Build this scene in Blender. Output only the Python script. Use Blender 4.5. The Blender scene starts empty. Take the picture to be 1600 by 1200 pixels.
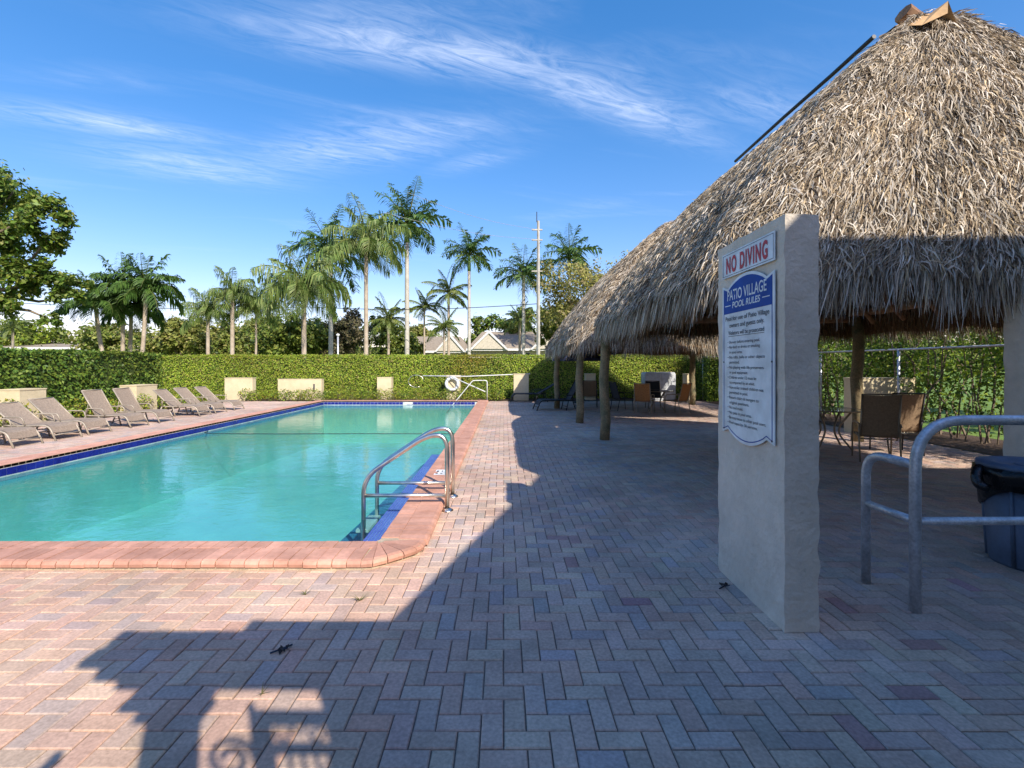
import bpy, math, random
import numpy as np
from mathutils import Vector, Matrix, noise as mnoise
rng = np.random.default_rng(7)
random.seed(7)
S = bpy.context.scene
COL = S.collection
R = math.radians
# ------------------------------------------------------------------ camera
F, VX, HY, CH = 750.0, 787.0, 570.0, 1.6
cam = bpy.data.cameras.new('camera'); co = bpy.data.objects.new('camera', cam); COL.objects.link(co)
cam.sensor_width = 36; cam.lens = F / 1600 * 36
cam.shift_x = (800 - VX) / 1600; cam.shift_y = (HY - 600) / 1600
cam.clip_end = 3000; cam.clip_start = 0.05
co.location = (0, 0, CH); co.rotation_euler = (R(90), 0, 0)
S.camera = co
def gp(px, py, z=0.0):
    Y = F * (CH - z) / (py - HY); return ((px - VX) / F * Y, Y)
def at(px, py, Y):
    return ((px - VX) / F * Y, Y, CH + (HY - py) / F * Y)
# ------------------------------------------------------------------ light
SUN = Vector((-0.66, 1.1, -1.0)).normalized()
elev = math.asin(-SUN.z); azim = math.atan2(-SUN.x, -SUN.y)
sl = bpy.data.lights.new('sun', 'SUN'); so = bpy.data.objects.new('sun', sl); COL.objects.link(so)
sl.energy = 3.2; sl.angle = R(0.5); sl.color = (1.0, 0.93, 0.82)
so.rotation_euler = SUN.to_track_quat('-Z', 'Y').to_euler(); so.location = (6, -10, 14)
W = bpy.data.worlds.new('World'); S.world = W; W.use_nodes = True
wt = W.node_tree; wn = wt.nodes; wl = wt.links
bg = wn['Background']
sky = wn.new('ShaderNodeTexSky'); sky.sky_type = 'NISHITA'; sky.sun_disc = False
sky.sun_elevation = elev; sky.sun_rotation = azim
sky.air_density = 1.0; sky.dust_density = 0.5; sky.ozone_density = 2.4; sky.altitude = 0
bg.inputs['Strength'].default_value = 0.15
def M_(op, a, b=None, c=None):
    n = wn.new('ShaderNodeMath'); n.operation = op
    for i, v in enumerate((a, b, c)):
        if v is None: continue
        if isinstance(v, (int, float)): n.inputs[i].default_value = v
        else: wl.new(v, n.inputs[i])
    return n.outputs[0]
def world_clouds():
    tc = wn.new('ShaderNodeTexCoord'); sp = wn.new('ShaderNodeSeparateXYZ'); wl.new(tc.outputs['Generated'], sp.inputs[0])
    zc = M_('MAXIMUM', sp.outputs[2], 0.06)
    u = M_('DIVIDE', sp.outputs[0], zc); v = M_('DIVIDE', sp.outputs[1], zc)
    cb = wn.new('ShaderNodeCombineXYZ'); wl.new(u, cb.inputs[0]); wl.new(v, cb.inputs[1])
    # a cirrus layer: streaks of noise drawn out along the wind, gathered in a few long bands
    def streak(rot, sx, sy, scale, detail=8, rough=.62, dist=.6, off=(0, 0, 0)):
        mp = wn.new('ShaderNodeMapping'); mp.vector_type = 'TEXTURE'
        wl.new(cb.outputs[0], mp.inputs['Vector'])
        mp.inputs['Rotation'].default_value = (0, 0, rot); mp.inputs['Scale'].default_value = (sx, sy, 1); mp.inputs['Location'].default_value = off
        nz = wn.new('ShaderNodeTexNoise'); nz.inputs['Scale'].default_value = scale; nz.inputs['Detail'].default_value = detail
        nz.inputs['Roughness'].default_value = rough; nz.inputs['Distortion'].default_value = dist
        wl.new(mp.outputs[0], nz.inputs['Vector']); return nz.outputs['Fac']
    fine = streak(R(24), 1.7, .45, 6.5, 10, .68, 1.1)
    broad = streak(R(10), 2.0, .8, 1.5, 4, .5, .8, (3.1, 1.7, 0))
    def band(cx, cy, ang, ln, wd):
        ca, sa = math.cos(ang), math.sin(ang)
        du = M_('SUBTRACT', u, cx); dv = M_('SUBTRACT', v, cy)
        a = M_('ADD', M_('MULTIPLY', du, ca / ln), M_('MULTIPLY', dv, sa / ln))
        b = M_('ADD', M_('MULTIPLY', du, -sa / wd), M_('MULTIPLY', dv, ca / wd))
        b = M_('ADD', b, M_('MULTIPLY', M_('SUBTRACT', broad, .5), 1.6))
        q = M_('ADD', M_('MULTIPLY', a, a), M_('MULTIPLY', b, b))
        return M_('POWER', 2.718, M_('MULTIPLY', q, -1.0))
    def seg(x0, y0, x1, y1, wd):
        p = [((x - VX) / (HY - y), F / (HY - y)) for x, y in ((x0, y0), (x1, y1))]
        dx, dy = p[1][0] - p[0][0], p[1][1] - p[0][1]
        return band((p[0][0] + p[1][0]) / 2, (p[0][1] + p[1][1]) / 2, math.atan2(dy, dx), math.hypot(dx, dy) * .55, wd)
    tot = None
    for s_, w_ in ((seg(430, 40, 900, 120, .11), 1.0), (seg(760, 90, 1090, 215, .10), .8), (seg(0, 170, 330, 215, .11), .9),
                  (seg(170, 245, 430, 270, .2), .75), (seg(400, 255, 720, 205, .18), .75), (seg(1130, 140, 1260, 200, .12), .4), (seg(690, 265, 800, 235, .09), .4)):
        t = M_('MULTIPLY', s_, w_); tot = t if tot is None else M_('MAXIMUM', tot, t)
    wisps = M_('MULTIPLY', M_('MAXIMUM', M_('SUBTRACT', broad, .55), 0.0), 1.3)
    dens = M_('ADD', tot, wisps)
    fr = wn.new('ShaderNodeMapRange'); wl.new(fine, fr.inputs[0]); fr.inputs[1].default_value = .36; fr.inputs[2].default_value = .70
    m = M_('MULTIPLY', dens, M_('ADD', M_('MULTIPLY', fr.outputs[0], .85), .10))
    fade = wn.new('ShaderNodeMapRange'); wl.new(sp.outputs[2], fade.inputs[0]); fade.inputs[1].default_value = .08; fade.inputs[2].default_value = .25
    m = M_('MINIMUM', M_('MULTIPLY', M_('MULTIPLY', m, fade.outputs[0]), .62), .6)
    mx = wn.new('ShaderNodeMix'); mx.data_type = 'RGBA'
    wl.new(m, mx.inputs[0]); 
    hs = wn.new('ShaderNodeHueSaturation'); hs.inputs['Saturation'].default_value = 1.6; hs.inputs['Value'].default_value = 1.02
    gm = wn.new('ShaderNodeGamma'); gm.inputs['Gamma'].default_value = .74; wl.new(sky.outputs[0], gm.inputs['Color']); wl.new(gm.outputs[0], hs.inputs['Color'])
    tn = wn.new('ShaderNodeMix'); tn.data_type = 'RGBA'; tn.blend_type = 'MULTIPLY'; tn.inputs[0].default_value = 1
    tn.inputs[7].default_value = (1.24, .95, 1.03, 1); wl.new(hs.outputs[0], tn.inputs[6]); wl.new(tn.outputs[2], mx.inputs[6]); mx.inputs[7].default_value = (3.6, 3.9, 4.6, 1)
    wl.new(mx.outputs[2], bg.inputs['Color'])
world_clouds()
S.view_settings.view_transform = 'Standard'; S.view_settings.look = 'None'
S.view_settings.exposure = 1.09; S.view_settings.gamma = 1
# ------------------------------------------------------------------ materials
def mat(name, base=(.5, .5, .5), rough=.6, metal=0, var=.15, nscale=6, bump=0, bscale=40, attr=None, transl=0, spec=.4, base2=None, coat=0, bdist=.01, detail=5, stain=0, rnd=0):
    m = bpy.data.materials.new(name); m.use_nodes = True
    t = m.node_tree; n = t.nodes; l = t.links; b = n['Principled BSDF']
    b.inputs['Roughness'].default_value = rough; b.inputs['Metallic'].default_value = metal; b.inputs['Specular IOR Level'].default_value = spec
    if coat: b.inputs['Coat Weight'].default_value = coat
    tc = n.new('ShaderNodeTexCoord')
    geo = n.new('ShaderNodeNewGeometry')
    nz = n.new('ShaderNodeTexNoise'); nz.inputs['Scale'].default_value = nscale; nz.inputs['Detail'].default_value = detail
    l.new(geo.outputs['Position'], nz.inputs['Vector'])
    if attr == 'Col':
        a = n.new('ShaderNodeAttribute'); a.attribute_name = 'Col'; src = a.outputs['Color']
    elif attr == 'object':
        a = n.new('ShaderNodeObjectInfo'); src = a.outputs['Color']
    else:
        a = n.new('ShaderNodeMix'); a.data_type = 'RGBA'; a.inputs[6].default_value = (*base, 1)
        b2 = base2 or tuple(c * .7 for c in base); a.inputs[7].default_value = (*b2, 1)
        r = n.new('ShaderNodeMapRange'); r.inputs[1].default_value = .35; r.inputs[2].default_value = .68
        l.new(nz.outputs['Fac'], r.inputs[0]); l.new(r.outputs[0], a.inputs[0]); src = a.outputs[2]
    r2 = n.new('ShaderNodeMapRange'); r2.inputs[1].default_value = .25; r2.inputs[2].default_value = .75
    r2.inputs[3].default_value = 1 - var; r2.inputs[4].default_value = 1 + var
    nz2 = n.new('ShaderNodeTexNoise'); nz2.inputs['Scale'].default_value = nscale * 6.3; nz2.inputs['Detail'].default_value = detail
    l.new(geo.outputs['Position'], nz2.inputs['Vector']); l.new(nz2.outputs['Fac'], r2.inputs[0])
    mu = n.new('ShaderNodeMix'); mu.data_type = 'RGBA'; mu.blend_type = 'MULTIPLY'; mu.inputs[0].default_value = 1
    l.new(src, mu.inputs[6]); l.new(r2.outputs[0], mu.inputs[7]); col = mu.outputs[2]
    def times(c, f):
        k = n.new('ShaderNodeMix'); k.data_type = 'RGBA'; k.blend_type = 'MULTIPLY'; k.inputs[0].default_value = 1; l.new(c, k.inputs[6]); l.new(f, k.inputs[7]); return k.outputs[2]
    if stain:
        for sc, lo in ((.8, 1 - stain), (4.5, 1 - stain * .6)):
            q = n.new('ShaderNodeTexNoise'); q.inputs['Scale'].default_value = sc; q.inputs['Detail'].default_value = 7; q.inputs['Roughness'].default_value = .65; l.new(geo.outputs['Position'], q.inputs['Vector'])
            k = n.new('ShaderNodeMapRange'); k.inputs[1].default_value = .38; k.inputs[2].default_value = .58; k.inputs[3].default_value = lo; k.inputs[4].default_value = 1.03; l.new(q.outputs['Fac'], k.inputs[0]); col = times(col, k.outputs[0])
    if rnd:
        oi = n.new('ShaderNodeObjectInfo'); k = n.new('ShaderNodeMapRange'); k.inputs[3].default_value = 1 - rnd; k.inputs[4].default_value = 1 + rnd * .5; l.new(oi.outputs['Random'], k.inputs[0]); col = times(col, k.outputs[0])
    l.new(col, b.inputs['Base Color'])
    if bump:
        bn = n.new('ShaderNodeTexNoise'); bn.inputs['Scale'].default_value = bscale; bn.inputs['Detail'].default_value = 6
        l.new(geo.outputs['Position'], bn.inputs['Vector'])
        bp = n.new('ShaderNodeBump'); bp.inputs['Strength'].default_value = bump; bp.inputs['Distance'].default_value = bdist
        l.new(bn.outputs['Fac'], bp.inputs['Height']); l.new(bp.outputs[0], b.inputs['Normal'])
    if transl:
        tr = n.new('ShaderNodeBsdfTranslucent'); l.new(col, tr.inputs['Color'])
        ms = n.new('ShaderNodeMixShader'); ms.inputs[0].default_value = transl
        out = n['Material Output']; l.new(b.outputs[0], ms.inputs[1]); l.new(tr.outputs[0], ms.inputs[2]); l.new(ms.outputs[0], out.inputs[0])
    return m
MT = {}
MT['paver'] = mat('paver', rough=.85, var=.22, nscale=9, attr='Col', bump=.35, bscale=160, bdist=.004, spec=.25, stain=.17)
MT['paver_o'] = mat('paver_single', rough=.85, var=.22, nscale=9, attr='object', bump=.35, bscale=160, bdist=.004, spec=.25, stain=.17)
MT['sand'] = mat('joint_sand', (.20, .16, .13), .95, var=.3, nscale=20)
MT['coping'] = mat('coping_brick', (.62, .33, .235), .75, var=.12, nscale=5, base2=(.5, .25, .17), bump=.2, bscale=120, bdist=.003, stain=.12, rnd=.16)
MT['mortar'] = mat('mortar', (.5, .4, .28), .95, var=.25, nscale=14)
MT['stucco'] = mat('stucco', (.66, .575, .47), .9, var=.06, nscale=2.2, base2=(.60, .52, .42), bump=.55, bscale=30, bdist=.02, stain=.09)
MT['cream'] = mat('cream_wall', (.66, .56, .36), .9, var=.06, nscale=3, base2=(.58, .48, .30), bump=.1, bscale=60)
MT['white'] = mat('white_paint', (.78, .78, .76), .55, var=.04)
MT['steel'] = mat('stainless', (.86, .80, .71), .30, 1.0, var=.05, nscale=10)
MT['galv'] = mat('galvanised', (.66, .67, .70), .45, .55, var=.22, nscale=9, bump=.05, bscale=30)
MT['wood'] = mat('post_wood', (.26, .19, .105), .85, var=.35, nscale=5, base2=(.13, .125, .07), bump=.4, bscale=22, bdist=.01)
MT['log'] = mat('log_wood', (.30, .17, .085), .8, var=.3, nscale=4, base2=(.2, .10, .05), bump=.3, bscale=25)
MT['ply'] = mat('plywood', (.55, .34, .16), .8, var=.12, nscale=4)
MT['thatch'] = mat('thatch', rough=.75, var=.15, nscale=12, attr='Col', transl=.12, spec=.25)
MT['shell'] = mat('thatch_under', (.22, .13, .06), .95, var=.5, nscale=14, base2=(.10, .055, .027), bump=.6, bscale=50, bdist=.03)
MT['leaf'] = mat('leaf', rough=.5, var=.15, nscale=4, attr='Col', transl=.3, spec=.35)
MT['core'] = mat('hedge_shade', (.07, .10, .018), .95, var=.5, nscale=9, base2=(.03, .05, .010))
MT['bark'] = mat('bark', (.22, .17, .12), .9, var=.3, nscale=5, base2=(.13, .10, .07), bump=.5, bscale=18, bdist=.02)
MT['palmbark'] = mat('palm_bark', (.46, .38, .30), .9, var=.2, nscale=3, base2=(.34, .27, .20), bump=.3, bscale=14)
MT['royalbark'] = mat('royal_bark', (.50, .47, .42), .9, var=.15, nscale=2, base2=(.40, .37, .32))
MT['shaft'] = mat('crown_shaft', (.14, .24, .06), .5, var=.1)
MT['sling'] = mat('taupe_sling', (.33, .255, .19), .8, var=.08, nscale=30)
MT['frame'] = mat('beige_frame', (.40, .34, .26), .45, var=.06, metal=.1)
MT['blacksling'] = mat('black_sling', (.035, .04, .05), .75, var=.1, nscale=30)
MT['blackframe'] = mat('black_frame', (.02, .02, .022), .4, var=.05)
MT['tansling'] = mat('tan_sling', (.42, .20, .075), .8, var=.08, nscale=30)
MT['brownsling'] = mat('brown_sling', (.32, .215, .13), .8, var=.08, nscale=40)
MT['bronze'] = mat('bronze_frame', (.30, .24, .17), .4, metal=.4, var=.06)
MT['tile'] = mat('blue_tile', (.010, .014, .16), .15, var=.25, nscale=3, base2=(.015, .03, .25))
MT['steptile'] = mat('step_tile', (.045, .085, .36), .3, var=.2, nscale=6, base2=(.08, .15, .46))
MT['wallshade'] = mat('wall_shade_blue', (.05, .20, .34), .5, var=.1, nscale=3, base2=(.04, .16, .30))  # dark blue painted in for the right wall's shadow under water
MT['grout'] = mat('white_grout', (.62, .63, .62), .8, var=.06)
MT['plaster'] = mat('pool_plaster', (.27, .62, .60), .8, var=.05, nscale=1.5, base2=(.23, .55, .54))
MT['grass'] = mat('lawn', (.11, .20, .025), .9, var=.35, nscale=1.5, base2=(.17, .24, .04), bump=.5, bscale=60, bdist=.03)
MT['mulch'] = mat('mulch', (.09, .055, .035), .95, var=.5, nscale=16, bump=.6, bscale=50, bdist=.03)
MT['bluebin'] = mat('bin_plastic', (.10, .135, .20), .45, var=.08)
MT['bag'] = mat('black_bag', (.012, .012, .013), .22, var=.1, nscale=8, bump=.5, bscale=14, bdist=.03)
MT['signwhite'] = mat('sign_white', (.74, .77, .80), .3, var=.02)
MT['signblue'] = mat('sign_blue', (.010, .065, .33), .55, var=.05, spec=.2)
MT['signred'] = mat('sign_red', (.50, .012, .03), .4, var=.03)
MT['ink'] = mat('sign_ink', (.03, .035, .06), .5, var=.03)
MT['navy'] = mat('navy_canvas', (.03, .04, .10), .85, var=.08)
MT['roofshingle'] = mat('roof_shingle', (.33, .27, .20), .9, var=.15, nscale=4)
MT['house'] = mat('house_wall', (.62, .56, .45), .9, var=.05)
MT['glass'] = mat('dark_glass', (.03, .04, .05), .08, var=.05, spec=.8)
MT['concrete'] = mat('concrete', (.50, .47, .42), .9, var=.1, nscale=2)
MT['cable'] = mat('cable', (.03, .03, .03), .6)
MT['wire'] = mat('bright_wire', (.35, .35, .34), .6)
MT['boxwhite'] = mat('box_white', (.62, .64, .66), .5, var=.06)
MT['tableglass'] = mat('table_glass', (.10, .13, .12), .06, var=.03, spec=.8)
def water_material():
    m = bpy.data.materials.new('pool_water'); m.use_nodes = True; t = m.node_tree; n = t.nodes; l = t.links
    for x in list(n):
        if x.type != 'OUTPUT_MATERIAL': n.remove(x)
    out = [x for x in n if x.type == 'OUTPUT_MATERIAL'][0]
    geo = n.new('ShaderNodeNewGeometry')
    def nz(scale, det, sx=1, sy=1, d=0):
        mp = n.new('ShaderNodeMapping'); l.new(geo.outputs['Position'], mp.inputs[0]); mp.inputs['Scale'].default_value = (sx, sy, 1)
        q = n.new('ShaderNodeTexNoise'); q.inputs['Scale'].default_value = scale; q.inputs['Detail'].default_value = det; q.inputs['Distortion'].default_value = d
        l.new(mp.outputs[0], q.inputs['Vector']); return q.outputs['Fac']
    add = n.new('ShaderNodeMath'); add.operation = 'ADD'
    s2 = n.new('ShaderNodeMath'); s2.operation = 'MULTIPLY'; s2.inputs[1].default_value = .25; l.new(nz(16, 3, 1, 1, .6), s2.inputs[0])
    l.new(nz(2.6, 3, 1, 1.3, .5), add.inputs[0]); l.new(s2.outputs[0], add.inputs[1])
    bp = n.new('ShaderNodeBump'); bp.inputs['Strength'].default_value = .10; bp.inputs['Distance'].default_value = .06
    l.new(add.outputs[0], bp.inputs['Height'])
    gl = n.new('ShaderNodeBsdfGlossy'); gl.inputs['Roughness'].default_value = .015; l.new(bp.outputs[0], gl.inputs['Normal'])
    tr = n.new('ShaderNodeBsdfTransparent'); tr.inputs['Color'].default_value = (.56, .82, .80, 1)
    def mm(op, a, b):
        q = n.new('ShaderNodeMath'); q.operation = op
        for i, v in enumerate((a, b)):
            if isinstance(v, (int, float)): q.inputs[i].default_value = v
            elif v is not None: l.new(v, q.inputs[i])
        return q.outputs[0]
    dt = n.new('ShaderNodeVectorMath'); dt.operation = 'DOT_PRODUCT'; l.new(geo.outputs['Incoming'], dt.inputs[0]); l.new(bp.outputs[0], dt.inputs[1])
    c1 = mm('SUBTRACT', 1.0, mm('MINIMUM', mm('ABSOLUTE', dt.outputs['Value'], None), 1.0))
    fres = mm('ADD', .02, mm('MULTIPLY', .98, mm('POWER', c1, 5.0)))      # Schlick, same from both sides
    ms = n.new('ShaderNodeMixShader'); l.new(fres, ms.inputs[0]); l.new(tr.outputs[0], ms.inputs[1]); l.new(gl.outputs[0], ms.inputs[2])
    l.new(ms.outputs[0], out.inputs[0]); return m
MT['water'] = water_material()
# ------------------------------------------------------------------ mesh helpers
class MB:
    def __init__(s): s.v = []; s.f = []; s.c = None
    def add(s, vs, fs):
        o = len(s.v); s.v += [tuple(v) for v in vs]; s.f += [tuple(i + o for i in f) for f in fs]; return s
    def box(s, x0, x1, y0, y1, z0, z1):
        return s.add([(x0, y0, z0), (x1, y0, z0), (x1, y1, z0), (x0, y1, z0), (x0, y0, z1), (x1, y0, z1), (x1, y1, z1), (x0, y1, z1)],
                     [(0, 3, 2, 1), (4, 5, 6, 7), (0, 1, 5, 4), (1, 2, 6, 5), (2, 3, 7, 6), (3, 0, 4, 7)])
    def tube(s, pts, r, n=8, caps=True):
        pts = [Vector(p) for p in pts]; rr = r if isinstance(r, (list, tuple)) else [r] * len(pts)
        o = len(s.v); up = None
        for i, p in enumerate(pts):
            d = (pts[min(i + 1, len(pts) - 1)] - pts[max(i - 1, 0)]).normalized()
            if up is None:
                up = Vector((0, 0, 1)) if abs(d.z) < .9 else Vector((1, 0, 0))
            a = (up - d * up.dot(d)).normalized(); b = d.cross(a); up = a
            for k in range(n):
                t = 2 * math.pi * k / n; s.v.append(tuple(p + (a * math.cos(t) + b * math.sin(t)) * rr[i]))
        for i in range(len(pts) - 1):
            for k in range(n):
                k2 = (k + 1) % n; s.f.append((o + i * n + k, o + i * n + k2, o + (i + 1) * n + k2, o + (i + 1) * n + k))
        if caps:
            s.f.append(tuple(o + k for k in reversed(range(n)))); s.f.append(tuple(o + (len(pts) - 1) * n + k for k in range(n)))
        return s
    def lathe(s, prof, cx=0, cy=0, n=32):
        o = len(s.v)
        for r, z in prof:
            for k in range(n):
                t = 2 * math.pi * k / n; s.v.append((cx + r * math.cos(t), cy + r * math.sin(t), z))
        for i in range(len(prof) - 1):
            for k in range(n):
                k2 = (k + 1) % n; s.f.append((o + i * n + k, o + i * n + k2, o + (i + 1) * n + k2, o + (i + 1) * n + k))
        return s
    def prism(s, poly, axis, a, b):
        n = len(poly)
        def P(p, d):
            if axis == 'x': return (d, p[0], p[1])
            if axis == 'y': return (p[0], d, p[1])
            return (p[0], p[1], d)
        vs = [P(p, a) for p in poly] + [P(p, b) for p in poly]
        return s.add(vs, [tuple(range(n)), tuple(reversed(range(n, 2 * n)))] + [(i, n + i, n + (i + 1) % n, (i + 1) % n) for i in range(n)])
    def build(s, name, m, parent=None, smooth=False):
        me = bpy.data.meshes.new(name); me.from_pydata(s.v, [], s.f)
        return link(me, name, m, parent, smooth)
def link(me, name, m, parent=None, smooth=False):
    if m is not None and not len(me.materials): me.materials.append(MT[m])
    if smooth: me.polygons.foreach_set('use_smooth', [True] * len(me.polygons))
    me.update()
    o = bpy.data.objects.new(name, me); COL.objects.link(o)
    if parent: o.parent = parent
    return o
def quads(name, V, C, m, parent=None, per=4):
    """V: (N,per,3) polygons, C: (N,3) colours -> one mesh"""
    N = len(V); me = bpy.data.meshes.new(name)
    me.vertices.add(N * per); me.vertices.foreach_set('co', np.ascontiguousarray(V, dtype=np.float32).ravel())
    me.loops.add(N * per); me.loops.foreach_set('vertex_index', np.arange(N * per, dtype=np.int32))
    me.polygons.add(N); me.polygons.foreach_set('loop_start', np.arange(0, N * per, per, dtype=np.int32))
    me.update(calc_edges=True)
    a = me.attributes.new('Col', 'FLOAT_COLOR', 'POINT')
    c4 = np.ones((N, per, 4), np.float32); c4[:, :, :3] = np.asarray(C, np.float32)[:, None, :]
    a.data.foreach_set('color', c4.ravel())
    return link(me, name, m, parent)
def thing(name, label, cat, loc=(0, 0, 0), rz=0, group=None):
    o = bpy.data.objects.new(name, None); COL.objects.link(o); o.empty_display_size = .1
    o.location = loc; o.rotation_euler = (0, 0, rz); return tag(o, label, cat, group)
def tag(o, label, cat, group=None):
    o['label'] = label; o['category'] = cat
    if group: o['group'] = group
    return o
def struct(o): o['kind'] = 'structure'; return o
def stuff(o): o['kind'] = 'stuff'; return o
def dup(root, loc, rz, label, group=None):
    def cp(o, par):
        c = o.copy(); COL.objects.link(c); c.parent = par
        for k in o.children: cp(k, c)
        return c
    r = cp(root, None); r.location = loc; r.rotation_euler = (0, 0, rz); r['label'] = label
    if group: r['group'] = group
    return r
def arc(p0, p1, p2, n=6):
    p0, p1, p2 = Vector(p0), Vector(p1), Vector(p2)
    return [tuple(p0 * (1 - t) ** 2 + p1 * 2 * t * (1 - t) + p2 * t * t) for t in [i / n for i in range(n + 1)]]
def bent(pts, rad=.1, n=5):
    """polyline with rounded corners"""
    out = [pts[0]]
    for i in range(1, len(pts) - 1):
        p = Vector(pts[i]); a = Vector(pts[i - 1]) - p; b = Vector(pts[i + 1]) - p
        ra = min(rad, a.length * .49); rb = min(rad, b.length * .49)
        out += arc(p + a.normalized() * ra, p, p + b.normalized() * rb, n)
    return out + [pts[-1]]
# ------------------------------------------------------------------ setting: ground, pavement, pool
PX0, PX1, PY0, PY1 = -7.6, -1.08, 4.14, 20.3          # pool water outline
OX0, OX1, OY0, OY1 = -8.02, -.68, 3.72, 20.72         # outer edge of coping
DX0, DX1, DY1 = -12.0, 8.7, 21.2                      # paved deck
def sheet(name, rects, z, m, kind=True):
    b = MB()
    for x0, x1, y0, y1 in rects: b.add([(x0, y0, z), (x1, y0, z), (x1, y1, z), (x0, y1, z)], [(0, 1, 2, 3)])
    o = b.build(name, m); return struct(o) if kind else o
hole = (PX0 - .2, PX1 + .2, PY0 - .2, PY1 + .2)
def around(x0, x1, y0, y1):
    a, b, c, d = hole
    return [(x0, x1, y0, c), (x0, a, c, d), (b, x1, c, d), (x0, x1, d, y1)]
sheet('ground', around(-600, 600, -80, 1500), -.03, 'grass')
pavement = sheet('pavement', around(DX0, DX1, -6, DY1), -.010, 'sand')
beds = MB()
for x0, x1, y0, y1 in ((-13.3, DX0, 4, 21.2), (-13.3, 8.7, DY1, 22.9), (DX1, 10.6, 4.5, 22.9)):
    beds.add([(x0, y0, .0), (x1, y0, .0), (x1, y1, .0), (x0, y1, .0)], [(0, 1, 2, 3)])
struct(beds.build('planting_bed', 'mulch'))
# pavers: 0.1 x 0.2 m herringbone
PAL = np.array([(.56, .385, .295), (.53, .36, .28), (.50, .37, .295), (.47, .365, .31), (.40, .345, .335), (.59, .45, .325), (.57, .35, .26), (.52, .395, .315)])
PALW = np.array([.2, .2, .16, .12, .09, .08, .07, .08])
U = .1
def chamfer_brick(w, h, z0=-.03, z1=0.0, g=.003, c=.005):
    x, y = w / 2 - g, h / 2 - g
    v = [(-x, -y, z0), (x, -y, z0), (x, y, z0), (-x, y, z0), (-x, -y, z1 - c), (x, -y, z1 - c), (x, y, z1 - c), (-x, y, z1 - c),
         (-x + c, -y + c, z1), (x - c, -y + c, z1), (x - c, y - c, z1), (-x + c, y - c, z1)]
    f = [(8, 9, 10, 11)] + [(i, (i + 1) % 4, 4 + (i + 1) % 4, 4 + i) for i in range(4)] + [(4 + i, 4 + (i + 1) % 4, 8 + (i + 1) % 4, 8 + i) for i in range(4)]
    return v, f
def in_deck(x0, x1, y0, y1):
    if x0 < DX0 or x1 > DX1 or y1 > DY1 or y0 < 1.45: return False
    if x1 > OX0 + .25 and x0 < OX1 - .25 and y1 > OY0 + .25 and y0 < OY1 - .25: return False      # edge bricks run in under the coping
    return True
pv = []
for j in range(14, int(DY1 / U) + 1):
    for i in range(int(DX0 / U) - 1, int(DX1 / U) + 1):
        k = (i - j) % 4
        if k == 0: r = (i * U, (i + 2) * U, j * U, (j + 1) * U, 0)
        elif k == 3: r = (i * U, (i + 1) * U, j * U, (j + 2) * U, 1)
        else: continue
        if in_deck(*r[:4]): pv.append(r)
pv = np.array(pv)
cx, cy = (pv[:, 0] + pv[:, 1]) / 2, (pv[:, 2] + pv[:, 3]) / 2
xi = VX + cx / cy * F; yi = HY + F * CH / cy
vis = (xi > -60) & (xi < 1660) & (yi < 1225)
pv, cx, cy, xi, yi = pv[vis], cx[vis], cy[vis], xi[vis], yi[vis]
n = len(pv)
PAL = PAL * .62 + PAL.mean(0) * .38
pc = PAL[rng.choice(len(PAL), n, p=PALW)] * rng.uniform(.91, 1.08, (n, 1)) * rng.uniform(.97, 1.03, (n, 3))
big = np.array([mnoise.noise((x * .35, y * .35, 0)) for x, y in zip(cx, cy)])
big2 = np.array([mnoise.noise((x * 1.3, y * 1.3, 5)) for x, y in zip(cx, cy)]); pc *= (1 + .16 * big + .13 * big2)[:, None]
rd = (rng.random(n) < .022) & (cx > .0) & (cy < 4.5); pc[rd] = pc[rd] * .45 + np.array((.42, .17, .20)) * rng.uniform(.4, .65, (rd.sum(), 1))
warm = np.clip((3.75 - np.abs(cy - 2.4)) / 3, 0, 1) * (cx < -.5); pc *= 1 + np.outer(warm, (.10, .03, -.03))
tz = rng.normal(0, .0012, n)
front = (xi > 0) & (xi < 1600) & (yi < 1200)
order = np.argsort(np.where(front, cy, 99)); single = np.zeros(n, bool); single[order[:300]] = True
bm_h = None
def brick_mesh(w, h):
    me = bpy.data.meshes.new('paver'); v, f = chamfer_brick(w, h); me.from_pydata(v, [], f); me.materials.append(MT['paver_o']); me.update(); return me
bm = {0: brick_mesh(2 * U, U), 1: brick_mesh(U, 2 * U)}
for i in np.nonzero(single)[0]:
    o = bpy.data.objects.new('paver', bm[int(pv[i, 4])]); COL.objects.link(o); o.parent = pavement
    o.location = (cx[i], cy[i], tz[i]); o.color = (*pc[i], 1); o.rotation_euler = (rng.normal(0, .004), rng.normal(0, .004), rng.normal(0, .006))
V = []; C = []
bv = {0: chamfer_brick(2 * U, U), 1: chamfer_brick(U, 2 * U)}
for i in np.nonzero(~single)[0]:
    v, f = bv[int(pv[i, 4])]; v = np.array(v) + (cx[i], cy[i], tz[i])
    for q in f: V.append(v[list(q)]); C.append(pc[i])
stuff(quads('paver_field', np.array(V), np.array(C), 'paver', pavement))
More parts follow.
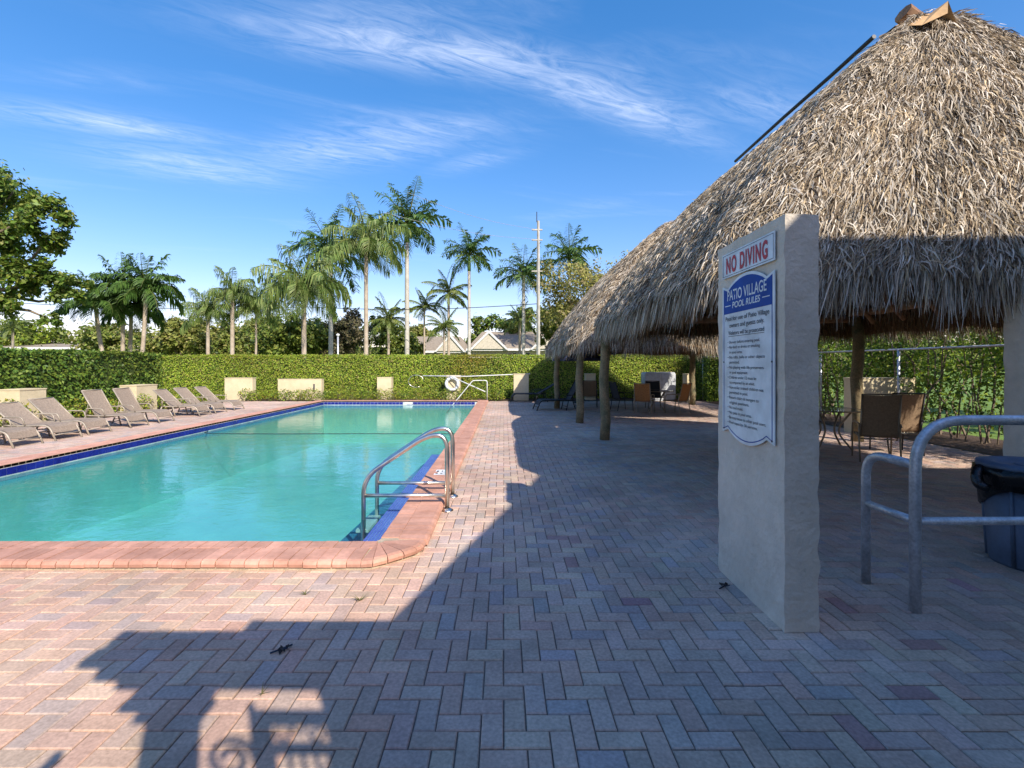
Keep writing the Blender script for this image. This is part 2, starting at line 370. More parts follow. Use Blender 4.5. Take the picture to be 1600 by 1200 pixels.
# pool shell
pool = MB()
D0, D1, wz = -1.25, -1.7, -.10
for (a, b) in (((PX0, PY0), (PX1, PY0)), ((PX1, PY0), (PX1, PY1)), ((PX1, PY1), (PX0, PY1)), ((PX0, PY1), (PX0, PY0))):
    pool.add([(a[0], a[1], .03), (b[0], b[1], .03), (b[0], b[1], -1.9), (a[0], a[1], -1.9)], [(0, 1, 2, 3)])
pool.add([(PX0, PY0, D0), (PX1, PY0, D0), (PX1, PY1, D1), (PX0, PY1, D1)], [(0, 1, 2, 3)])
basin = struct(pool.build('pool_basin', 'plaster'))
w = MB(); w.add([(PX0, PY0, wz), (PX1, PY0, wz), (PX1, PY1, wz), (PX0, PY1, wz)], [(0, 1, 2, 3)])
struct(w.build('pool_water', 'water'))
# grout band + waterline tiles (left and far walls show)
g = MB(); g.box(PX0, PX0 + .006, PY0, PY1, -.16, .028); g.box(PX0, PX1, PY1 - .006, PY1, -.16, .028); g.build('grout_band', 'grout', basin)
tm = MB(); tm.box(.006, .012, .004, .148, -.085, .024); tme = bpy.data.meshes.new('waterline_tile'); tme.from_pydata(tm.v, [], tm.f); tme.materials.append(MT['tile'])
tm2 = MB(); tm2.box(.004, .148, -.012, -.006, -.085, .024); tme2 = bpy.data.meshes.new('waterline_tile'); tme2.from_pydata(tm2.v, [], tm2.f); tme2.materials.append(MT['tile'])
for k in range(int((PY1 - PY0) / .152)):
    o = bpy.data.objects.new('waterline_tile', tme); COL.objects.link(o); o.parent = basin; o.location = (PX0, PY0 + k * .152, 0)
for k in range(int((PX1 - PX0) / .152)):
    if abs(-PX0 + k * -.152 - 4.3) < .08: continue
    o = bpy.data.objects.new('waterline_tile', tme2); COL.objects.link(o); o.parent = basin; o.location = (PX0 + k * .152, PY1, 0)
m = MB(); m.box(-4.15, -3.85, PY1 - .014, PY1 - .006, -.07, .022); m.build('depth_marker', 'white', basin)
# step ledge with ribbed blue nosing along the right wall
st = MB(); st.box(PX1 - .265, PX1, PY0, 9.0, -.6, -.088); led = st.build('step_ledge', 'plaster', basin)
for k in range(8):
    s_ = MB(); s_.box(PX1 - .264 + k * .033, PX1 - .264 + k * .033 + .026, PY0 + .002, 8.99, -.088, -.080); s_.build('step_tile', 'steptile', led)
s_ = MB(); s_.prism([(PX1 - .95, PY0 + .003), (PX1 - .266, PY0 + .003), (PX1 - .266, 10.2), (PX1 - .62, 10.2)], 'z', -1.35, -.50); s_.build('wall_shade_bench', 'wallshade', basin)  # added bench, its dark colour stands in for the wall's underwater shadow
# coping bricks
PROF = [(0, .032), (0, .08), (.86, .08), (.95, .071), (1, .05), (.985, .026)]
def coping_prism(mb, a, b, c, d, prof):
    """a,b inner edge; d,c outer edge"""
    n = len(prof); vs = []
    for (p, q) in ((a, d), (b, c)):
        for t, z in prof: vs.append((p[0] + (q[0] - p[0]) * t, p[1] + (q[1] - p[1]) * t, z))
    mb.add(vs, [tuple(range(n)), tuple(reversed(range(n, 2 * n)))] + [(i, n + i, n + (i + 1) % n, (i + 1) % n) for i in range(n)])
FLAT = [(0, .032), (0, .0795), (.03, .081), (.97, .081), (1, .0795), (1, .032)]
def row_meshes(w):
    gq = .0035; res = []
    for (d0, d1, pr) in ((0, .155, FLAT), (.160, .42, PROF)):
        b = MB(); coping_prism(b, (gq, -d0), (w - gq, -d0), (w - gq, -d1), (gq, -d1), pr)
        me = bpy.data.meshes.new('coping_brick'); me.from_pydata(b.v, [], b.f); me.materials.append(MT['coping']); me.update(); res.append((me, b))
    return res
CW = .1127
rows = row_meshes(CW)
cnt = 0
def coping_run(n, ox, oy, rz, singles):
    rest = MB(); ca, sa = math.cos(rz), math.sin(rz)
    for k in range(n):
        for ri, (me, b) in enumerate(rows):
            off = k * CW + (.03 if ri == 0 else 0)
            lx, ly = ox + off * ca, oy + off * sa
            if k < singles:
                o = bpy.data.objects.new('coping_brick', me); COL.objects.link(o); o.parent = basin
                o.location = (lx, ly, random.gauss(0, .0012)); o.rotation_euler = (0, 0, rz + random.gauss(0, .004))
            else:
                rest.add([(lx + v[0] * ca - v[1] * sa, ly + v[0] * sa + v[1] * ca, v[2]) for v in b.v], b.f)
    if rest.v: stuff(rest.build('coping_bricks_far', 'coping', basin))
nf = int((PX1 - .02 - OX0) / CW)
coping_run(nf, PX1 - nf * CW - .03, PY0, 0, 99)              # near edge, bullnose to -Y
coping_run(int((OY1 - PY0) / CW), PX1, PY0 + .06, R(90), 80)    # right edge, bullnose to +X
coping_run(int((PY1 + .1 - OY0) / CW), PX0, PY1 + .1, R(-90), 0)   # left edge
coping_run(int((PX1 - PX0 + .5) / CW), PX1 + .1, PY1, R(180), 0)     # far edge
# corner fan
ic = (PX1 + .002, PY0 - .002); cpts = [(PX1 - .03, OY0), (PX1 + .06, OY0 + .015), (PX1 + .16, OY0 + .09), (PX1 + .27, OY0 + .19), (PX1 + .36, OY0 + .28), (PX1 + .40, OY0 + .37), (PX1 + .405, PY0 + .055)]
ipts = [(ic[0] + (p[0] - ic[0]) * .12, ic[1] + (p[1] - ic[1]) * .12) for p in cpts]
for k in range(6):
    b = MB(); s = .03
    L = lambda p, q, t: (p[0] + (q[0] - p[0]) * t, p[1] + (q[1] - p[1]) * t)
    coping_prism(b, L(ipts[k], ipts[k + 1], s), L(ipts[k], ipts[k + 1], 1 - s), L(cpts[k], cpts[k + 1], 1 - s), L(cpts[k], cpts[k + 1], s), PROF)
    b.build('coping_brick', 'coping', basin)
b = MB(); b.box(OX0 + .03, PX1 - .03, OY0 + .02, PY0, -.02, .072); b.box(PX1, OX1 - .02, PY0 + .05, OY1 - .02, -.02, .072); b.box(OX0 + .02, PX0, PY0, OY1 - .02, -.02, .072); b.box(PX0, PX1, PY1, OY1 - .02, -.02, .072)
b.prism([(PX1 - .04, PY0), (PX1 - .03, OY0 + .02), (PX1 + .06, OY0 + .04), (PX1 + .37, OY0 + .33), (PX1 + .38, PY0 + .06), (PX1, PY0 + .06)], 'z', -.02, .071)
b.build('mortar_bed', 'mortar', basin)
b = MB(); b.add([(x, y, .083) for x, y in ((-.97, 6.62), (-.78, 6.62), (-.78, 6.95), (-.97, 6.95))], [(0, 1, 2, 3)]); dm = b.build('depth_tile', 'white', basin)
b = MB()
for x0, y0, x1, y1 in ((-.95, 6.80, -.92, 6.88), (-.88, 6.80, -.865, 6.88), (-.95, 6.68, -.92, 6.72), (-.885, 6.68, -.855, 6.72), (-.82, 6.68, -.795, 6.72)):
    b.add([(x0, y0, .0845), (x1, y0, .0845), (x1, y1, .0845), (x0, y1, .0845)], [(0, 1, 2, 3)])
b.build('depth_marks', 'ink', dm)
# ------------------------------------------------------------------ foliage helpers
def leafquads(P, size, nbias=None, aspect=.55, jit=1.0):
    """diamond leaves at points P"""
    N = len(P); d = rng.normal(size=(N, 3)); 
    if nbias is not None: d = d * jit
    d /= np.linalg.norm(d, axis=1)[:, None]
    nn = rng.normal(size=(N, 3))
    if nbias is not None: nn = nn * .55 + nbias
    a = np.cross(nn, d); a /= np.linalg.norm(a, axis=1)[:, None] + 1e-9
    b = np.cross(nn, a); b /= np.linalg.norm(b, axis=1)[:, None] + 1e-9
    s = (size * rng.uniform(.6, 1.3, N))[:, None]
    return np.stack([P - a * s * .5, P - b * s * aspect * .5 + a * s * .05, P + a * s * .5, P + b * s * aspect * .5 + a * s * .05], 1)
def palette(N, cols, w=None):
    cols = np.array(cols); return cols[rng.choice(len(cols), N, p=w)] * rng.uniform(.7, 1.3, (N, 1))
G_DARK = [(.055, .115, .016), (.08, .15, .02), (.12, .20, .026), (.17, .24, .03)]
G_YEL = [(.22, .31, .024), (.28, .36, .03), (.15, .24, .02), (.34, .39, .045), (.27, .23, .055)]
G_OLIVE = [(.21, .24, .05), (.28, .29, .065), (.16, .19, .04), (.31, .28, .09)]
G_TREE = [(.08, .13, .022), (.13, .185, .03), (.19, .24, .04), (.25, .27, .055)]
G_PALM = [(.06, .11, .02), (.10, .16, .03), (.15, .19, .045)]
def hedge(name, label, x0, x1, y0, y1, h, cols, dens, size, faces, group=None, rough=.10):
    t = thing(name, label, 'hedge', ((x0 + x1) / 2, (y0 + y1) / 2, 0), 0, group)
    ox, oy = (x0 + x1) / 2, (y0 + y1) / 2; i = .16
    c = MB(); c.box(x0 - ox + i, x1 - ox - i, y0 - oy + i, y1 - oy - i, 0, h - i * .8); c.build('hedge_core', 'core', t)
    P = []; Nn = []
    def bumps(a, b): return np.array([mnoise.noise((p * .9, q * .9, 3.3)) + .5 * mnoise.noise((p * 2.7, q * 2.7, 7.7)) for p, q in zip(a, b)])
    for fc in faces:
        if fc == 'top':
            k = int((x1 - x0) * (y1 - y0) * dens); a = rng.uniform(x0, x1, k); b = rng.uniform(y0, y1, k)
            P.append(np.stack([a, b, h + bumps(a, b) * rough * .7 - rng.random(k) ** 2 * .12], 1)); Nn.append(np.tile((0, 0, 1.), (k, 1)))
        elif fc in '-y+y':
            k = int((x1 - x0) * h * dens); a = rng.uniform(x0, x1, k); z = rng.uniform(0.02, h + .03, k); sg = -1 if fc == '-y' else 1
            e = (y0 if sg < 0 else y1); P.append(np.stack([a, e + sg * (bumps(a, z) * rough - rng.random(k) ** 2 * .16), z], 1)); Nn.append(np.tile((0, sg, .35), (k, 1)))
        else:
            k = int((y1 - y0) * h * dens); a = rng.uniform(y0, y1, k); z = rng.uniform(0.02, h + .03, k); sg = -1 if fc == '-x' else 1
            e = (x0 if sg < 0 else x1); P.append(np.stack([e + sg * (bumps(a, z) * rough - rng.random(k) ** 2 * .16), a, z], 1)); Nn.append(np.tile((sg, 0, .35), (k, 1)))
    P = np.concatenate(P); Nn = np.concatenate(Nn)
    patch = np.array([mnoise.noise((p[0] * .35, p[1] * .35, p[2] * .5 + 9)) for p in P])
    C = palette(len(P), cols) * (1.12 + .5 * patch)[:, None]
    C[:, 0] *= 1 + .7 * np.clip(-patch - .1, 0, 1)
    sh = rng.random(len(P)) < .012; P[sh] += Nn[sh] * rng.uniform(.05, .2, (sh.sum(), 1))
    stuff(quads('foliage', leafquads(P, size, Nn) - (ox, oy, 0), C, 'leaf', t)); return t
def branch_tube(mb, p0, p1, r0, r1, wob=.15, n=4, seg=7):
    p0, p1 = Vector(p0), Vector(p1); L = (p1 - p0).length; pts = []
    for i in range(n + 1):
        t = i / n; w = wob * L * math.sin(math.pi * t); pts.append(p0.lerp(p1, t) + Vector((random.gauss(0, 1), random.gauss(0, 1), random.gauss(0, .5) + .5)) * w * .5)
    mb.tube(pts, [r0 + (r1 - r0) * i / n for i in range(n + 1)], seg)
def tree(name, label, base, trunk_h, tr, clusters, nleaf, size, cols, group=None, gap=.0):
    """clusters: list of (x,y,z,r) in world space"""
    t = thing(name, label, 'tree', base, 0, group); B = Vector(base)
    mb = MB(); top = Vector((0, 0, trunk_h)); branch_tube(mb, (0, 0, -.1), top, tr, tr * .65, .03, 4, 9)
    for c in clusters:
        q = Vector(c[:3]) - B; branch_tube(mb, top * random.uniform(.75, 1), q, tr * .42, tr * .08, .12, 4, 6)
    mb.build('trunk', 'bark', t, True)
    tot = sum(c[3] ** 2 for c in clusters); P = []; Nn = []
    for c in clusters:
        k = int(nleaf * c[3] ** 2 / tot); sub = max(6, int(c[3] * 10))
        cc = rng.normal(size=(sub, 3)); cc /= np.linalg.norm(cc, axis=1)[:, None]; cc *= (rng.random(sub) ** .4)[:, None] * c[3]; cc[:, 2] *= .75
        idx = rng.integers(0, sub, k); off = rng.normal(size=(k, 3)) * c[3] * .16
        p = cc[idx] + off; P.append(p + np.array(c[:3])); Nn.append(p / (np.linalg.norm(p, axis=1)[:, None] + 1e-6) * .6 + (0, 0, .5))
    P = np.concatenate(P); Nn = np.concatenate(Nn)
    stuff(quads('crown', leafquads(P, size, Nn) - np.array(base), palette(len(P), cols), 'leaf', t)); return t
# ------------------------------------------------------------------ palms
def frond_mesh(name, L, pitch, droop, ll, ld, nl, cols, width=.035, plum=0.0):
    """rachis starting at the origin along +X, arching over under its weight; leaflets hang by ld"""
    pts = []; p = np.zeros(3); a = pitch; st = L / 14
    for i in range(15):
        pts.append(p.copy()); p = p + st * np.array((math.cos(a), 0, math.sin(a))); a -= droop / 14 * (0.5 + i / 14)
    pts = np.array(pts); V = []; C = []
    r = .022
    for i in range(14):
        A, B = pts[i], pts[i + 1]; w0 = r * (1 - i / 15); w1 = r * (1 - (i + 1) / 15)
        V.append([A + (0, -w0, 0), A + (0, w0, 0), B + (0, w1, 0), B + (0, -w1, 0)]); C.append((.17, .19, .06))
        V.append([A + (0, 0, -w0), A + (0, 0, w0), B + (0, 0, w1), B + (0, 0, -w1)]); C.append((.17, .19, .06))
    for k in range(nl):
        t = .10 + .90 * k / nl; f = t * 14; i = min(int(f), 13); o = pts[i] + (pts[i + 1] - pts[i]) * (f - i); d = pts[i + 1] - pts[i]; d /= np.linalg.norm(d)
        ln = ll * (math.sin(math.pi * min(1, .18 + t * .80)) ** .6) * random.uniform(.85, 1.1)
        for sg in (-1, 1):
            pz = random.gauss(0, plum)
            up = np.array((-d[2], 0, d[0]))
            dr = d * .55 + np.array((0, sg, 0)) * .85 + up * pz; dr /= np.linalg.norm(dr)
            m1 = o + dr * ln * .5 - np.array((0, 0, ld * ln * .18)); e = o + dr * ln * (1 - .35 * ld) - np.array((0, 0, ld * ln * .75))
            wv = np.cross(dr, (0, 0, 1.)); wv = wv / (np.linalg.norm(wv) + 1e-6) * .5 + up * .5; wv *= width
            c = np.array(random.choice(cols)) * random.uniform(.75, 1.25)
            V.append([o - wv * .4, o + wv * .4, m1 + wv, m1 - wv]); C.append(c)
            V.append([m1 - wv, m1 + wv, e + wv * .12, e - wv * .12]); C.append(c)
    N = len(V); me_o = quads(name, np.array(V), np.array(C), 'leaf'); me = me_o.data; bpy.data.objects.remove(me_o); return me
FR = {
 'royal': [(frond_mesh('frond', 1, p, dr, .30, .45, 34, [(.05, .115, .025), (.08, .155, .035), (.13, .205, .05)], .024, .55), z) for p, dr, z in ((1.35, .5, 3), (.95, 1.2, 5), (.45, 1.5, 6), (-.05, 1.3, 4), (-.6, .8, 2))],
 'queen': [(frond_mesh('frond', 1, p, dr, .36, 1.0, 40, [(.11, .18, .04), (.165, .235, .055), (.235, .28, .08)], .017, .35), z) for p, dr, z in ((1.3, 1.0, 4), (.95, 1.9, 7), (.5, 2.1, 7), (.05, 1.8, 4))],
 'coconut': [(frond_mesh('frond', 1, p, dr, .26, .7, 34, [(.13, .18, .035), (.20, .23, .05), (.09, .14, .03)], .022, .12), z) for p, dr, z in ((1.3, .6, 3), (.85, 1.3, 5), (.35, 1.5, 5), (-.2, 1.1, 4))],
 'bushy': [(frond_mesh('frond', 1, p, dr, .34, .6, 36, [(.07, .145, .028), (.11, .19, .038), (.05, .10, .02)], .026, .35), z) for p, dr, z in ((1.4, .7, 4), (1.0, 1.7, 6), (.55, 2.3, 6), (.1, 2.0, 4))],
}
def palm(kind, label, px, ytop, dist, crown, trunk_r, ybase=None, lean=0, name=None, shaft=False, grp='palms beyond the hedge', bulge=0, n_scale=1.0):
    """ytop: picture row of the crown's heart"""
    x, y, z = at(px, ytop, dist); t = thing(name or kind + '_palm', label, 'palm tree', (x, y, 0), random.uniform(0, 6.28), grp)
    rz = t.rotation_euler.z; lx, ly = lean * math.cos(-rz), lean * math.sin(-rz)
    mb = MB(); n = 9; sh = z - (1.6 if shaft else 0)
    pts = [(-lx * (1 - i / n) ** 1.5, -ly * (1 - i / n) ** 1.5, -.1 + (sh + .1) * i / n) for i in range(n + 1)]
    rr = [trunk_r * (1.25 if i == 0 else 1 + bulge * math.sin(math.pi * i / n) - .18 * i / n) for i in range(n + 1)]
    mb.tube(pts, rr, 10); mb.build('trunk', 'royalbark' if kind == 'royal' else 'palmbark', t, True)
    if shaft:
        m2 = MB(); m2.tube([(0, 0, sh - .02), (0, 0, sh + .5), (0, 0, z - .4), (0, 0, z + .1)], [trunk_r * .95, trunk_r * 1.05, trunk_r * .7, trunk_r * .4], 9); m2.build('crownshaft', 'shaft', t, True)
    a0 = random.uniform(0, 6.28)
    for me, cnt in FR[kind]:
        cnt = max(2, int(cnt * n_scale + .5))
        for k in range(cnt):
            o = bpy.data.objects.new('frond', me); COL.objects.link(o); o.parent = t
            o.location = (0, 0, z); a0 += 2.39996; o.rotation_euler = (random.gauss(0, .12), random.gauss(0, .1), a0); s = crown * random.uniform(.85, 1.12); o.scale = (s, s, s)
    return t
# ------------------------------------------------------------------ huts
def roof_fn(E, xr, yr0, yr1, zr, ze, bulge, rc=.55):
    x0, x1, y0, y1 = E
    segs = [('l', (x0, y1 - rc), (x0, y0 + rc)), ('c', (x0 + rc, y0 + rc), math.pi), ('l', (x0 + rc, y0), (x1 - rc, y0)), ('c', (x1 - rc, y0 + rc), 1.5 * math.pi),
            ('l', (x1, y0 + rc), (x1, y1 - rc)), ('c', (x1 - rc, y1 - rc), 0), ('l', (x1 - rc, y1), (x0 + rc, y1)), ('c', (x0 + rc, y1 - rc), .5 * math.pi)]
    lens = np.array([math.dist(s[1], s[2]) if s[0] == 'l' else rc * math.pi / 2 for s in segs]); cum = np.concatenate([[0], np.cumsum(lens)]); tot = cum[-1]
    def E_(u):
        u = (np.asarray(u) % 1) * tot; X = np.zeros_like(u); Y = np.zeros_like(u); NX = np.zeros_like(u); NY = np.zeros_like(u)
        for i, s in enumerate(segs):
            m = (u >= cum[i]) & (u <= cum[i + 1]); f = (u[m] - cum[i]) / lens[i]
            if s[0] == 'l':
                X[m] = s[1][0] + (s[2][0] - s[1][0]) * f; Y[m] = s[1][1] + (s[2][1] - s[1][1]) * f
                d = np.array(s[2]) - np.array(s[1]); d = d / np.linalg.norm(d); NX[m] = d[1]; NY[m] = -d[0]
            else:
                a = s[2] + f * math.pi / 2; X[m] = s[1][0] + rc * np.cos(a); Y[m] = s[1][1] + rc * np.sin(a); NX[m] = np.cos(a); NY[m] = np.sin(a)
        return X, Y, NX, NY
    def P(u, t):
        X, Y, NX, NY = E_(u); RX = xr + (X - xr) * .03; RY = np.clip(Y, yr0, yr1)
        prof = t + bulge * 0
        h = zr + (ze - zr) * (t ** 1.22 * .9 + .1 * t ** 4)
        wav = .05 * np.sin(u * 90) * t + .04 * np.sin(u * 37 + 1) * t
        return np.stack([RX + (X - RX) * t, RY + (Y - RY) * t, h + wav * .6], -1)
    return P, tot, E_
def blades(Pf, u, t, L, w, lift, jit, cols, hang=0.0, twist=.7, clump=0.0):
    N = len(u); e = 1e-3
    p = Pf(u, t); d = Pf(u, np.minimum(t + e, 1.02)) - Pf(u, np.minimum(t + e, 1.02) - 2 * e); d /= np.linalg.norm(d, axis=1)[:, None]
    s = Pf(u + e, t) - p; s /= np.linalg.norm(s, axis=1)[:, None] + 1e-9
    n = np.cross(s, d); n *= np.sign(n[:, 2:3] + 1e-9)
    d = d * (1 - hang) + np.array((0, 0, -1.)) * hang; d /= np.linalg.norm(d, axis=1)[:, None]
    ang = rng.normal(0, jit, N)[:, None]
    if clump: ang = ang + clump * np.array([mnoise.noise((a * 70, b * 9, 4.0)) for a, b in zip(u, t)])[:, None] * 1.6
    dd = d * np.cos(ang) + s * np.sin(ang); ss = s * np.cos(ang) - d * np.sin(ang)
    tw = rng.normal(0, twist, N)[:, None]; ws = (ss * np.cos(tw) + n * np.sin(tw)) * w[:, None] * .5
    lf = (lift * rng.uniform(.2, 1.0, N))[:, None]; L = L[:, None]
    p = p + n * rng.uniform(-.04, .02, N)[:, None]
    mid = p + dd * L * .55 + n * lf * L * .7; tip = p + dd * L + n * lf * L * .7 + np.array((0, 0, -1)) * L * .10
    V1 = np.stack([p - ws * .7, p + ws * .7, mid + ws, mid - ws], 1); V2 = np.stack([mid - ws, mid + ws, tip + ws * .25, tip - ws * .25], 1)
    C = palette(N, cols)
    return np.concatenate([V1, V2]), np.concatenate([C * .9, C])
THATCH = [(.50, .41, .30), (.60, .51, .40), (.34, .265, .18), (.70, .62, .51), (.46, .41, .34), (.20, .14, .085), (.50, .38, .23), (.12, .085, .055)]
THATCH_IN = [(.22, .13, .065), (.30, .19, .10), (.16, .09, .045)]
def hut(label, E, xr, yr0, yr1, zr, ze, posts, nb, nfr, zbeam, beams, fringe_lo, bs=1.0):
    cxh, cyh = (E[0] + E[1]) / 2, (E[2] + E[3]) / 2
    t = thing('thatched_hut', label, 'hut', (cxh, cyh, 0)); off = np.array((cxh, cyh, 0))
    Pf, tot, E_ = roof_fn(E, xr, yr0, yr1, zr, ze, .1)
    nu, nt = 120, 12; uu = np.arange(nu) / nu
    b = MB(); rows_ = []
    for i in range(nt + 1):
        q = Pf(uu, np.full(nu, i / nt)) - off; q[:, 2] -= .10; rows_.append(q)
        b.v += [tuple(x) for x in q]
    for i in range(nt):
        for k in range(nu): k2 = (k + 1) % nu; b.f.append((i * nu + k, i * nu + k2, (i + 1) * nu + k2, (i + 1) * nu + k))
    o2 = len(b.v)
    for i in range(nt + 1):
        q = rows_[i].copy(); q[:, 2] -= .16; b.v += [tuple(x) for x in q]
    for i in range(nt):
        for k in range(nu): k2 = (k + 1) % nu; b.f.append((o2 + i * nu + k, o2 + (i + 1) * nu + k, o2 + (i + 1) * nu + k2, o2 + i * nu + k2))
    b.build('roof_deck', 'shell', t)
    # thatch: rows of palm-leaf strips, lower rows under upper ones
    u = rng.random(nb); tt = rng.random(nb) ** .72
    keep = rng.random(nb) < np.where((u > .62) & (u < .98), .35, 1.0); u, tt = u[keep], tt[keep]; k = len(u)
    V, C = blades(Pf, u, tt, rng.uniform(.09, .22, k) * bs, rng.uniform(.006, .0155, k) * bs, np.full(k, .34), .5, THATCH, clump=.55)
    patch = np.array([mnoise.noise((a * 30, b_ * 6, 1.0)) + .7 * mnoise.noise((a * 130, b_ * 24, 8.0)) for a, b_ in zip(u, tt)]); C *= (1 + .36 * np.concatenate([patch, patch]))[:, None]
    stuff(quads('thatch', V - off, C, 'thatch', t))
    # hanging fringe at the eave, outside and inside
    u = rng.random(nfr); k = nfr; tt = rng.uniform(.90, 1.0, k)
    V1, C1 = blades(Pf, u, tt, rng.uniform(.2, .66, k) * fringe_lo * (1 + .45 * np.array([mnoise.noise((q * 160, 0, 0)) for q in u])), rng.uniform(.006, .015, k), np.full(k, .05), .2, THATCH, .55, .6)
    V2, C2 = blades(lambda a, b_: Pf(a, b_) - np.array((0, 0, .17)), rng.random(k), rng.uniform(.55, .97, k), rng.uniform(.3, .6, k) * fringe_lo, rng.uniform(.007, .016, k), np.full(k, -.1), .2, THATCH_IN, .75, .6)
    stuff(quads('eave_fringe', np.concatenate([V1, V2]) - off, np.concatenate([C1, C2]), 'thatch', t))
    for (x, y, r) in posts:
        m = MB(); hgt = zbeam + .1; m.tube([(x - cxh + .02 * math.sin(i * 1.7), y - cyh + .015 * math.cos(i * 2.1), hgt * i / 6) for i in range(7)], [r * (1.06 - .02 * i) for i in range(7)], 14); m.build('post', 'wood', t, True)
    for (p, q, r) in beams:
        m = MB(); P0, P1 = Vector(p) - Vector(off), Vector(q) - Vector(off); m.tube([P0.lerp(P1, i / 6) + Vector((0, 0, .015 * math.sin(i * 2.2))) for i in range(7)], [r, r * 1.04, r * .97, r, r * 1.03, r * .96, r * .95], 10); m.build('beam', 'log', t, True)
    for side in (0, 1):
        for k in range(7):
            y = E[2] + .8 + (E[3] - E[2] - 1.6) * k / 6; yr = min(max(y, yr0), yr1); xe = E[0] + .35 if side == 0 else E[1] - .35
            m = MB(); m.tube([(xr - cxh, yr - cyh, zr - .60), ((xr + xe) / 2 - cxh, (y + yr) / 2 - cyh, (zr - .6 + ze) / 2 - .06), (xe - cxh + (.25 if side == 0 else -.25), y - cyh, ze - .06)], .045, 7); m.build('rafter', 'log', t, True)
    return t, off
def beamset(x0, x1, ys, z):
    out = [((x0, y, z), (x1, y, z), .095) for y in ys]
    return out + [((x0 + .12, ys[0] + .1, z + .10), (x0 + .12, ys[-1] - .05, z + .10), .085), ((x1 - .12, ys[0] + .1, z + .10), (x1 - .12, ys[-1] - .05, z + .10), .085)]
nearhut, noff = hut('large thatched palm-leaf hut with plywood ridge cap and black pole on its ridge', (1.95, 8.0, 4.35, 10.4), 4.93, 5.5, 9.3, 5.60, 2.50,
    [(2.16, 10.26, .102), (7.41, 10.05, .11), (2.42, 4.95, .11), (7.5, 4.95, .12)], 270000, 46000, 2.5, beamset(2.2, 7.42, (4.95, 10.2), 2.58), .78)
farhut, foff = hut('thatched palm-leaf hut standing over the patio dining set and black loungers', (1.8, 8.0, 12.5, 20.6), 4.93, 13.8, 18.6, 5.72, 2.30,
    [(2.09, 13.2, .10), (1.95, 17.6, .10), (7.55, 19.2, .11), (7.5, 13.2, .11)], 75000, 24000, 2.3, beamset(2.05, 7.5, (13.2, 19.2), 2.36), .82, 1.25)
def npart(mb, name, m, smooth=False): 
    mb.v = [(v[0] - noff[0], v[1] - noff[1], v[2]) for v in mb.v]; return mb.build(name, m, nearhut, smooth)
b = MB(); b.tube([at(1366, 57, 6.15), at(1300, 117, 6.9), at(1225, 183, 8.0), at(1149, 252, 9.75)], .028, 8); npart(b, 'ridge_pole', 'blackframe')
b = MB(); b.tube([(4.93, 5.62, 5.57), (4.93, 9.1, 5.57)], .09, 10); npart(b, 'ridge_log', 'log')
b = MB()   # plywood cap folded over the near end of the ridge
cap = [at(1466, 18, 5.35), at(1440, 36, 5.5), at(1395, 55, 5.8), at(1362, 70, 6.15)]; low = [at(1464, 40, 5.3), at(1425, 58, 5.35), at(1385, 58, 5.6), at(1362, 76, 6.1)]
cap = [(p[0], p[1] - .12, p[2] + .03) for p in cap]; low = [(p[0] - .03, p[1] - .16, p[2] + .02) for p in low]; rt = [(p[0] + .22, p[1] + .1, p[2] - .26) for p in cap]
for a_, b_ in ((cap, low), (rt, cap)):
    for i in range(3): b.add([a_[i], a_[i + 1], b_[i + 1], b_[i]], [(0, 1, 2, 3)])
npart(b, 'ridge_cap', 'ply')
b = MB(); b.tube([at(1411, 20, 5.7), at(1440, 42, 5.75)], .10, 8); npart(b, 'crossed_log', 'log')
# ------------------------------------------------------------------ stucco pillars, signs
def stucco_box(name, label, x0, x1, y0, y1, h, cat='pillar'):
    t = thing(name, label, cat, (x0, y0, 0)); b = MB(); st = .028
    def face(o, du, dv, nu, nv, nrm):
        o, du, dv, nrm = map(Vector, (o, du, dv, nrm)); base = len(b.v)
        for j in range(nv + 1):
            for i in range(nu + 1):
                p = o + du * (i / nu) + dv * (j / nv); q = p + Vector((x0, y0, 0))
                k = mnoise.noise(q * 7) * .5 + max(0, mnoise.noise(q * 16 + Vector((5, 1, 2)))) * .9
                edge = min(i, nu - i, j if nrm.z else 99, nv - j)
                p = p + Vector((mnoise.noise(q * 9 + Vector((9, 0, 0))), mnoise.noise(q * 9 + Vector((0, 9, 0))), mnoise.noise(q * 9 + Vector((0, 0, 9))) * .8)) * .010 if edge == 0 else p + nrm * k * .009
                b.v.append(tuple(p))
        for j in range(nv):
            for i in range(nu): a = base + j * (nu + 1) + i; b.f.append((a, a + 1, a + nu + 2, a + nu + 1))
    X, Y = x1 - x0, y1 - y0; nx, ny, nz = [max(3, int(d / st)) for d in (X, Y, h)]
    face((0, 0, 0), (X, 0, 0), (0, 0, h), nx, nz, (0, -1, 0)); face((X, 0, 0), (0, Y, 0), (0, 0, h), ny, nz, (1, 0, 0))
    face((X, Y, 0), (-X, 0, 0), (0, 0, h), nx, nz, (0, 1, 0)); face((0, Y, 0), (0, -Y, 0), (0, 0, h), ny, nz, (-1, 0, 0)); face((0, 0, h), (X, 0, 0), (0, Y, 0), nx, ny, (0, 0, 1))
    b.build('stucco_body', 'stucco', t, True); return t
PXF = 1.68
stucco_box('stucco_pillar', 'tall grey stucco pillar carrying the pool rules sign', PXF, 1.885, 2.87, 3.755, 2.5)
stucco_box('stucco_pillar', 'stucco pillar behind the trash can with nothing hung on it', 4.69, 5.5, 4.30, 4.50, 2.66)
FACE = Matrix(((0, 0, -1, 0), (-1, 0, 0, 0), (0, 1, 0, 0), (0, 0, 0, 1)))
